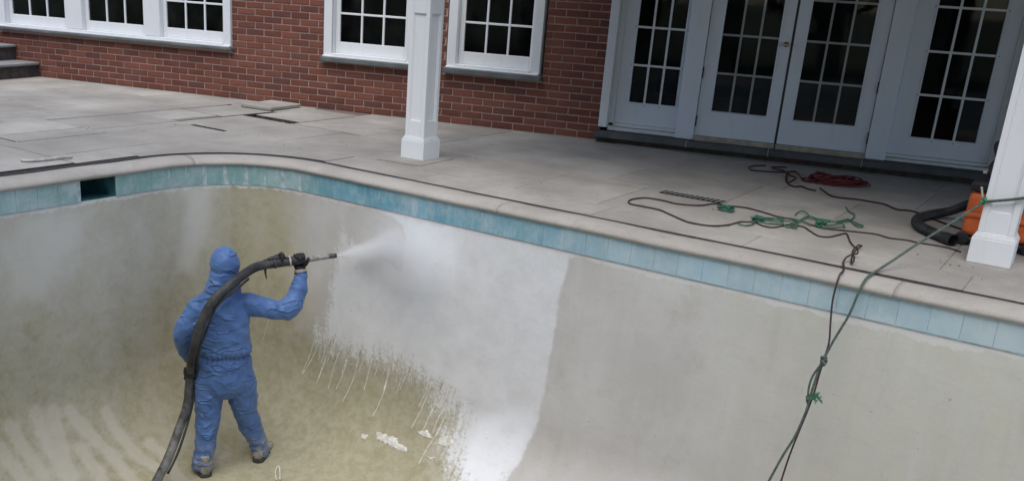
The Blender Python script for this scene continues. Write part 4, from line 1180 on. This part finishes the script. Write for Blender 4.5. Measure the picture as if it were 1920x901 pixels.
def remeshed(name, bm, voxel, smooth_it, factor=.5):
    bmesh.ops.recalc_face_normals(bm, faces=bm.faces)
    me = bpy.data.meshes.new(name); bm.to_mesh(me); bm.free()
    o = bpy.data.objects.new(name, me); COL.objects.link(o)
    md = o.modifiers.new('r', 'REMESH'); md.mode = 'VOXEL'; md.voxel_size = voxel; md.use_smooth_shade = True
    sm = o.modifiers.new('s', 'SMOOTH'); sm.factor = factor; sm.iterations = smooth_it
    dg = bpy.context.evaluated_depsgraph_get(); ev = o.evaluated_get(dg)
    m2 = bpy.data.meshes.new_from_object(ev)
    bpy.data.objects.remove(o); m2.name = name
    m2.polygons.foreach_set('use_smooth', [True]*len(m2.polygons))
    return m2
def coverall():
    bm = bmesh.new(); X, Y, Z = Vector((1, 0, 0)), Vector((0, 1, 0)), Vector((0, 0, 1))
    T = [(-.012, .0, .60, .150, .10), (-.012, 0, .66, .195, .135), (-.012, 0, .74, .208, .148), (-.012, 0, .84, .196, .135), (-.01, 0, .915, .178, .122), (-.015, 0, .96, .192, .142), (-.025, 0, 1.06, .198, .15), (-.03, 0, 1.18, .200, .145), (-.03, 0, 1.27, .198, .132), (-.028, .005, 1.335, .172, .115), (-.022, .012, 1.385, .130, .105), (-.012, .022, 1.43, .122, .116), (-.006, .035, 1.485, .106, .112), (-.002, .04, 1.53, .102, .112)]
    loft(bm, [(Vector((r, f, z)), X*a, Y*b) for r, f, z, a, b in T])
    m = Matrix.Translation((.004, .055, 1.578)) @ Matrix.Rotation(.14, 4, 'X') @ Matrix.Diagonal((.103, .122, .128, 1))
    bmesh.ops.create_uvsphere(bm, u_segments=24, v_segments=16, radius=1, matrix=m)
    limb(bm, [Vector(p) for p in ((.145, 0, 1.295), (.30, -.005, 1.262), (.405, .005, 1.245), (.47, .025, 1.262), (.522, .07, 1.36), (.547, .11, 1.475))], [.080, .070, .071, .073, .066, .044])
    limb(bm, [Vector(p) for p in ((-.178, 0, 1.272), (-.240, -.015, 1.19), (-.283, -.01, 1.10), (-.285, .03, 1.0), (-.272, .075, .92), (-.262, .10, .855))], [.080, .074, .074, .070, .060, .044])
    limb(bm, [Vector(p) for p in ((-.118, 0, .72), (-.127, -.008, .58), (-.141, -.03, .40), (-.160, -.07, .23), (-.178, -.088, .13), (-.182, -.09, .075))], [.110, .104, .083, .073, .070, .074])
    limb(bm, [Vector(p) for p in ((.102, 0, .72), (.118, .02, .58), (.150, .055, .38), (.205, .078, .22), (.243, .088, .12), (.254, .09, .075))], [.110, .104, .084, .073, .068, .068])
    me = remeshed('coverall', bm, .0070, 11, .5)
    me.update()
    nrm = [v.normal.copy() for v in me.vertices]
    ridge = lambda p: 1-2*abs(noise.noise(p))
    for v, n in zip(me.vertices, nrm):
        x, y, z = v.co; d = 0
        arm = x > .24 or (x < -.225 and z > .80)
        torso = (not arm) and z > .58 and z < 1.40
        # soft sagging folds everywhere
        w = Vector((x*4+1.3*noise.noise(Vector((x*5, y*5, z*5))), y*4, z*6.5))
        d += .0045*ridge(w+Vector((0, 0, x*5)))
        c1_ = ridge(Vector((x*3.2+z*3.5, y*3.2, z*6-x*5))); d += .010*max(0, c1_-.25)**2
        c2_ = ridge(Vector((x*5-z*4, y*5, z*8.5+x*6+3))); d += .011*max(0, c2_-.45)**1.6
        if torso:
            g = math.atan2(y, x+.01)
            gz = math.exp(-((z-.915)/.012)**2)
            d -= .010*gz
            pl_ = math.exp(-((z-.915)/.07)**2)
            d += pl_*.0045*math.sin(g*26+3*noise.noise(Vector((x*6, y*6, z*3))))
            d += .006*math.exp(-((z-.965)/.03)**2)            # blouson over the elastic
            if y < .02: d -= .0045*math.exp(-((z-1.135-.10*abs(x))/.0065)**2)*sstep(.20, .16, abs(x+.03))   # back yoke seam
            # diagonal drags from the raised shoulder
            d += .0028*math.sin((z*1.0+x*.75)*48+4*noise.noise(Vector((x*4, y*4, z*4))))*sstep(.98, 1.12, z)*sstep(-.25, .1, x)
        elif arm:
            if x > 0:
                s = (Vector((x, y, z))-Vector((.47, .025, 1.25))).length
                d += .0045*math.sin(s*85+3*noise.noise(Vector((x*9, y*9, z*9))))*sstep(.24, .05, s)
                d += .0015*math.sin((x*1.2+z)*70)*sstep(.24, .3, x)
            else:
                s = (Vector((x, y, z))-Vector((-.283, -.01, 1.09))).length
                d += .005*math.sin(s*80+3*noise.noise(Vector((x*9, y*9, z*9))))*sstep(.22, .05, s)
        elif z >= 1.40:
            d -= .004*math.exp(-((z-1.475-.25*(y-.05))/.014)**2)
            d = d*.45 + .004*max(0, ridge(Vector((x*9+z*5, y*5, z*7))))**2
        if z > 1.46 and abs(x-.004) < .04: d -= .0035*math.exp(-((x-.004)/.006)**2)       # hood seam
        if z < .60 and not arm:
            d += .0022*math.sin((z+.4*abs(x))*30+3*noise.noise(Vector((x*5, y*5, z*4))))
            # gathered cuffs
            d += .0055*math.sin(z*125+2.5*noise.noise(Vector((x*8, y*8, z*6))))*sstep(.24, .12, z)
        v.co += n*d
    me.update()
    o = link_mesh('coverall', me, M['coverall'])
    o.location = Wp(0, 0, 0); o.rotation_euler = (0, 0, wrot); setparent(o, person)
    return o
coverall()
def plocal(name, me, mat, mtx=None, par=None):
    o = link_mesh(name, me, mat)
    b = Matrix.Translation(Wp(0, 0, 0)) @ Matrix.Rotation(wrot, 4, 'Z')
    o.matrix_basis = b @ mtx if mtx else b
    setparent(o, par or person); return o
def glove_mesh():
    """gripping hand in its own frame: grips a bar along X through the origin, wrist below (-Z), fingers pass behind (+Y), over the top, to the front"""
    bm = bmesh.new(); X, Y, Z = Vector((1, 0, 0)), Vector((0, 1, 0)), Vector((0, 0, 1))
    R = .040
    loft(bm, [(Vector((.006, .0, -.115)), X*.030, Y*.024), (Vector((.004, .004, -.085)), X*.033, Y*.025), (Vector((0, .012, -.060)), X*.042, Y*.022), (Vector((-.002, .022, -.040)), X*.045, Y*.019), (Vector((-.003, .036, -.018)), X*.043, Y*.013)], 16)
    for i, (x, a1, r) in enumerate(((.033, 238, .0115), (.011, 255, .012), (-.012, 248, .0115), (-.033, 225, .0098))):
        pts = []; a0 = 48
        for k in range(9):
            a = math.radians(a0+(a1-a0)*k/8)
            rad = R+.003*(1 if k % 3 == 1 else 0)
            pts.append(Vector((x*(1-.12*k/8), math.sin(a)*rad, -math.cos(a)*rad)))
        limb(bm, pts, [r*1.08, r*1.05, r, r*.95, r*.86], 10, 3)
    pts = []
    for k in range(7):
        a = math.radians(-8-98*k/6); pts.append(Vector((.028+.030*k/6, math.sin(a)*(R+.001), -math.cos(a)*(R+.001))))
    limb(bm, [Vector((.018, .0, -.068))]+pts, [.016, .0155, .014, .0125, .011], 10, 3)
    return remeshed('glove', bm, .0042, 3, .4)
gm = glove_mesh(); gm.materials.append(M['glove'])
def frame(o, x, z):
    x = Vector(x).normalized(); z = Vector(z); y = z.cross(x).normalized(); z = x.cross(y)
    return Matrix(((x.x, y.x, z.x, o[0]), (x.y, y.y, z.y, o[1]), (x.z, y.z, z.z, o[2]), (0, 0, 0, 1)))
HA, HB = Vector((.303, .10, 1.566)), Vector((.812, .17, 1.609))
hx = (HB-HA).normalized()
hc = HA+hx*.238
plocal('glove', gm, M['glove'], frame(hc, hx, (-.08, .1, 1)))
g2 = gm.copy()
plocal('glove', gm, M['glove'], frame((-.252, -.028, .80), (.02, -.1, -1), (-.35, -.9, .12)))
def ringpart(name, c, ax, r, w, mat):
    c = Vector(c); ax = Vector(ax).normalized()
    V, F = tube_vf([c-ax*w, c-ax*w*.8, c+ax*w*.8, c+ax*w], lambda t: (r*.96 if t in (0, 1) else r), 18)
    bm = bmesh.new(); vs = [bm.verts.new(v) for v in V]
    for f in F: bm.faces.new([vs[i] for i in f])
    me = bpy.data.meshes.new(name); bm.to_mesh(me); bm.free(); me.polygons.foreach_set('use_smooth', [True]*len(me.polygons))
    return plocal(name, me, mat)
ringpart('glove_band', (.543, .120, 1.508), (-.12, .12, 1), .043, .011, M['cuff'])
ringpart('glove_cuff', (.546, .114, 1.488), (-.12, .12, 1), .047, .012, M['glove'])
def boot(c, yaw, label):
    bm = bmesh.new(); X, Y, Z = Vector((1, 0, 0)), Vector((0, 1, 0)), Vector((0, 0, 1))
    rings = []
    for y, w, h, zc in ((-.095, .026, .028, .045), (-.085, .038, .045, .055), (-.05, .045, .055, .060), (0, .045, .055, .060), (.05, .046, .045, .052), (.10, .05, .036, .044), (.15, .048, .028, .038), (.185, .036, .022, .034), (.20, .018, .014, .03)):
        rings.append((Vector((0, y, zc)), X*w, Z*h))
    loft(bm, rings, 20)
    loft(bm, [(Vector((0, -.035, .06)), X*.046, Y*.052), (Vector((0, -.038, .12)), X*.048, Y*.054), (Vector((0, -.04, .17)), X*.05, Y*.055)], 20)
    me = remeshed('boot', bm, .007, 3)
    for v in me.vertices:
        if v.co.z < .022: v.co.z = .022
    mt = Matrix.Translation(c) @ Matrix.Rotation(yaw, 4, 'Z')
    b = plocal('boot', me, M['boot'], mt)
    bm = bmesh.new()
    loop = [(-.04, -.085), (-.047, -.04), (-.046, .03), (-.052, .10), (-.047, .16), (-.025, .205), (.02, .207), (.046, .165), (.052, .10), (.047, .03), (.048, -.04), (.042, -.085), (.02, -.102), (-.018, -.102)]
    lo = [bm.verts.new((x*1.03, y*1.02, .001)) for x, y in loop]; hi = [bm.verts.new((x*1.03, y*1.02, .026)) for x, y in loop]
    n = len(loop)
    for k in range(n): bm.faces.new((lo[k], hi[k], hi[(k+1) % n], lo[(k+1) % n]))
    bm.faces.new(lo); bm.faces.new(hi[::-1]); bmesh.ops.recalc_face_normals(bm, faces=bm.faces)
    me2 = bpy.data.meshes.new('sole'); bm.to_mesh(me2); bm.free()
    o = plocal('sole', me2, M['sole'], mt, b)
boot((-.178, -.075, .0), .25, 'l'); boot((.262, .10, .012), -.45, 'r')

# blasting hose and nozzle
bh = empty('blasting_hose', Wp(-.547, -.5, .0), wrot); tag(bh, 'thick black blasting hose with metal nozzle slung over the blue-suited worker', 'hose')
def Wl(p): return Wp(p[0], p[1], p[2])
HP = [(.32, .102, 1.567), (.24, .065, 1.560), (.187, .02, 1.550), (.13, -.055, 1.533), (.072, -.115, 1.508), (.015, -.165, 1.473), (-.038, -.195, 1.434), (-.09, -.212, 1.378), (-.131, -.218, 1.305), (-.165, -.215, 1.225), (-.189, -.205, 1.144), (-.207, -.185, 1.07), (-.223, -.15, .985), (-.24, -.085, .89), (-.252, -.045, .792), (-.262, -.04, .69), (-.273, -.06, .582), (-.30, -.10, .49), (-.338, -.16, .405), (-.39, -.26, .29), (-.45, -.37, .19), (-.547, -.53, .085), (-.68, -.72, .041), (-.88, -.98, .041), (-1.15, -1.25, .041)]
path = [Wl(p) for p in HP]
tube('hose', path, .0335, M['hose'], bh, 14, 7)
tubes('air_line', [[Wl((p[0]+.036+.006*math.sin(i*1.3), p[1]-.008, p[2]-.028)) for i, p in enumerate(HP[3:21])]], .009, M['rubber'], bh, 8)
gun = tube('gun_body', [Wl(tuple(HA+hx*t)) for t in (-.02, .0, .06, .12, .20, .275)], lambda t: .038-.006*t, M['hose'], bh, 14, 4)
tube('nozzle', [Wl(tuple(HA+hx*t)) for t in (.27, .30, .34, .40, .455)], lambda t: .027-.009*t, M['alu'], bh, 14, 4)
tube('nozzle_tip', [Wl(tuple(HA+hx*t)) for t in (.445, .47, .515)], .0175, M['dark_metal'], bh, 14, 2)
for t in (.055, .165):
    c = HA+hx*t
    V, F = tube_vf([Wl(tuple(c-hx*.006)), Wl(tuple(c+hx*.006))], .0405, 16)
    raw('clamp', V, F, M['tape'] if t > .1 else M['dark_metal'], bh, True)
tube('trigger', [Wl((.288, .08, 1.535)), Wl((.290, .078, 1.50)), Wl((.297, .077, 1.462))], lambda t: .010-.006*t, M['rubber'], bh, 8, 4)
q_ = random.Random(12)
tubes('control_wire', [[Wl((.30+.02*k, .09, 1.605)), Wl((.36, .09+.02*q_.random(), 1.615+.02*q_.random())), Wl((.41, .10, 1.62+.02*q_.random())), Wl((.45, .10, 1.61)), Wl((.50, .12, 1.615))] for k in range(3)], .006, M['dark_metal'], bh)
clump('valve', Wl((.405, .10, 1.622)), .018, M['rubber'], bh, 16, .010, 3)
# spray leaving the nozzle
def spray():
    a = Wl(tuple(HA+hx*.515)); b = P(-1.72, -3.775, -.40); L_ = (b-a).length
    path = [Vector((L_*k/10, 0, 0)) for k in range(11)]
    V, F = tube_vf(path, lambda t: .012+.25*L_*t, 20)
    o = raw('spray_jet', V, F, m_mist('spray_jet_mist', True), None, True)
    o.rotation_mode = 'QUATERNION'; o.rotation_quaternion = (b-a).to_track_quat('X', 'Z'); o.location = a
    tag(o, 'white jet of spray between the nozzle and the pool wall', 'spray', kind='stuff')
    bm = bmesh.new(); bmesh.ops.create_icosphere(bm, subdivisions=3, radius=1)
    me = bpy.data.meshes.new('spray_cloud'); bm.to_mesh(me); bm.free()
    o = link_mesh('spray_cloud', me, m_mist('spray_cloud_mist', False), None, P(-1.60, -3.90, -.42), DL)
    o.scale = (.48, .135, .34)
    tag(o, 'thin white cloud where the spray meets the pool wall', 'spray', kind='stuff')
spray()

# ------------------------------------------------------------------ unseen trees added behind the camera to darken porch and window panes
M['leaf'] = simple('leaf_green', (.028, .045, .02), .6, .45, .7, 0)
M['bark'] = simple('bark', (.09, .07, .05), .9, .4, 6, .6, 20)
def tree_meshes(seed):
    q = random.Random(seed); V = []; F = []
    clumps = []
    for k in range(46):
        while True:
            p = Vector((q.uniform(-1, 1), q.uniform(-1, 1), q.uniform(-1, 1)))
            if p.length < 1: break
        clumps.append(Vector((p.x*2.5, p.y*2.1, 5.6+p.z*4.6)))
    for c in clumps:
        for k in range(95):
            d = Vector((q.gauss(0, 1), q.gauss(0, 1), q.gauss(0, .8))).normalized()*q.uniform(.3, .95)
            p = c+d; a = Vector((q.gauss(0, 1), q.gauss(0, 1), q.gauss(0, 1))).normalized(); b = a.orthogonal().normalized()
            L_ = q.uniform(.16, .3); n = len(V)
            V += [p-a*L_, p+b*L_*.5, p+a*L_, p-b*L_*.5]; F.append((n, n+1, n+2, n+3))
    cm = bpy.data.meshes.new('crown'); cm.from_pydata([tuple(v) for v in V], [], F); cm.materials.append(M['leaf'])
    TV = []; TF = []
    tr = catmull([Vector((0, 0, -.1)), Vector((.08, .05, 2)), Vector((-.05, .1, 5)), Vector((.1, 0, 8.5))], 5)
    v, f = tube_vf(tr, lambda t: .22*(1-t)+.04, 10); TV += v; TF += f
    for k in range(9):
        z0 = 1.6+k*.65; g = q.uniform(0, 6.28)
        v, f = tube_vf(catmull([Vector((0, 0, z0)), Vector((math.cos(g)*.8, math.sin(g)*.8, z0+.6)), Vector((math.cos(g)*1.7, math.sin(g)*1.7, z0+1.1))], 4), lambda t: .08*(1-t)+.015, 6, True, len(TV)); TV += v; TF += f
    tm = bpy.data.meshes.new('trunk'); tm.from_pydata([tuple(v) for v in TV], [], TF); tm.materials.append(M['bark'])
    return cm, tm
tms = [tree_meshes(41), tree_meshes(42)]
q_ = random.Random(77)
for k in range(11):
    u = -10+2.35*k+q_.uniform(-.3, .3)
    o = empty('sky_blocking_tree', P(u, -15.2+q_.uniform(-.5, .5), -.06), q_.uniform(0, 6.28))
    sc_ = q_.uniform(.95, 1.15); o.scale = (sc_, sc_, sc_)
    tag(o, ['first', 'second', 'third', 'fourth', 'fifth', 'sixth', 'seventh', 'eighth', 'ninth', 'tenth', 'last'][k]+' added tree from the left in the unseen row blocking low sky behind the camera', 'tree', 'added trees blocking low sky behind the camera')
    cm, tm = tms[k % 2]
    for nm, me in (('crown', cm), ('trunk', tm)):
        c = bpy.data.objects.new(nm, me); COL.objects.link(c); c.parent = o
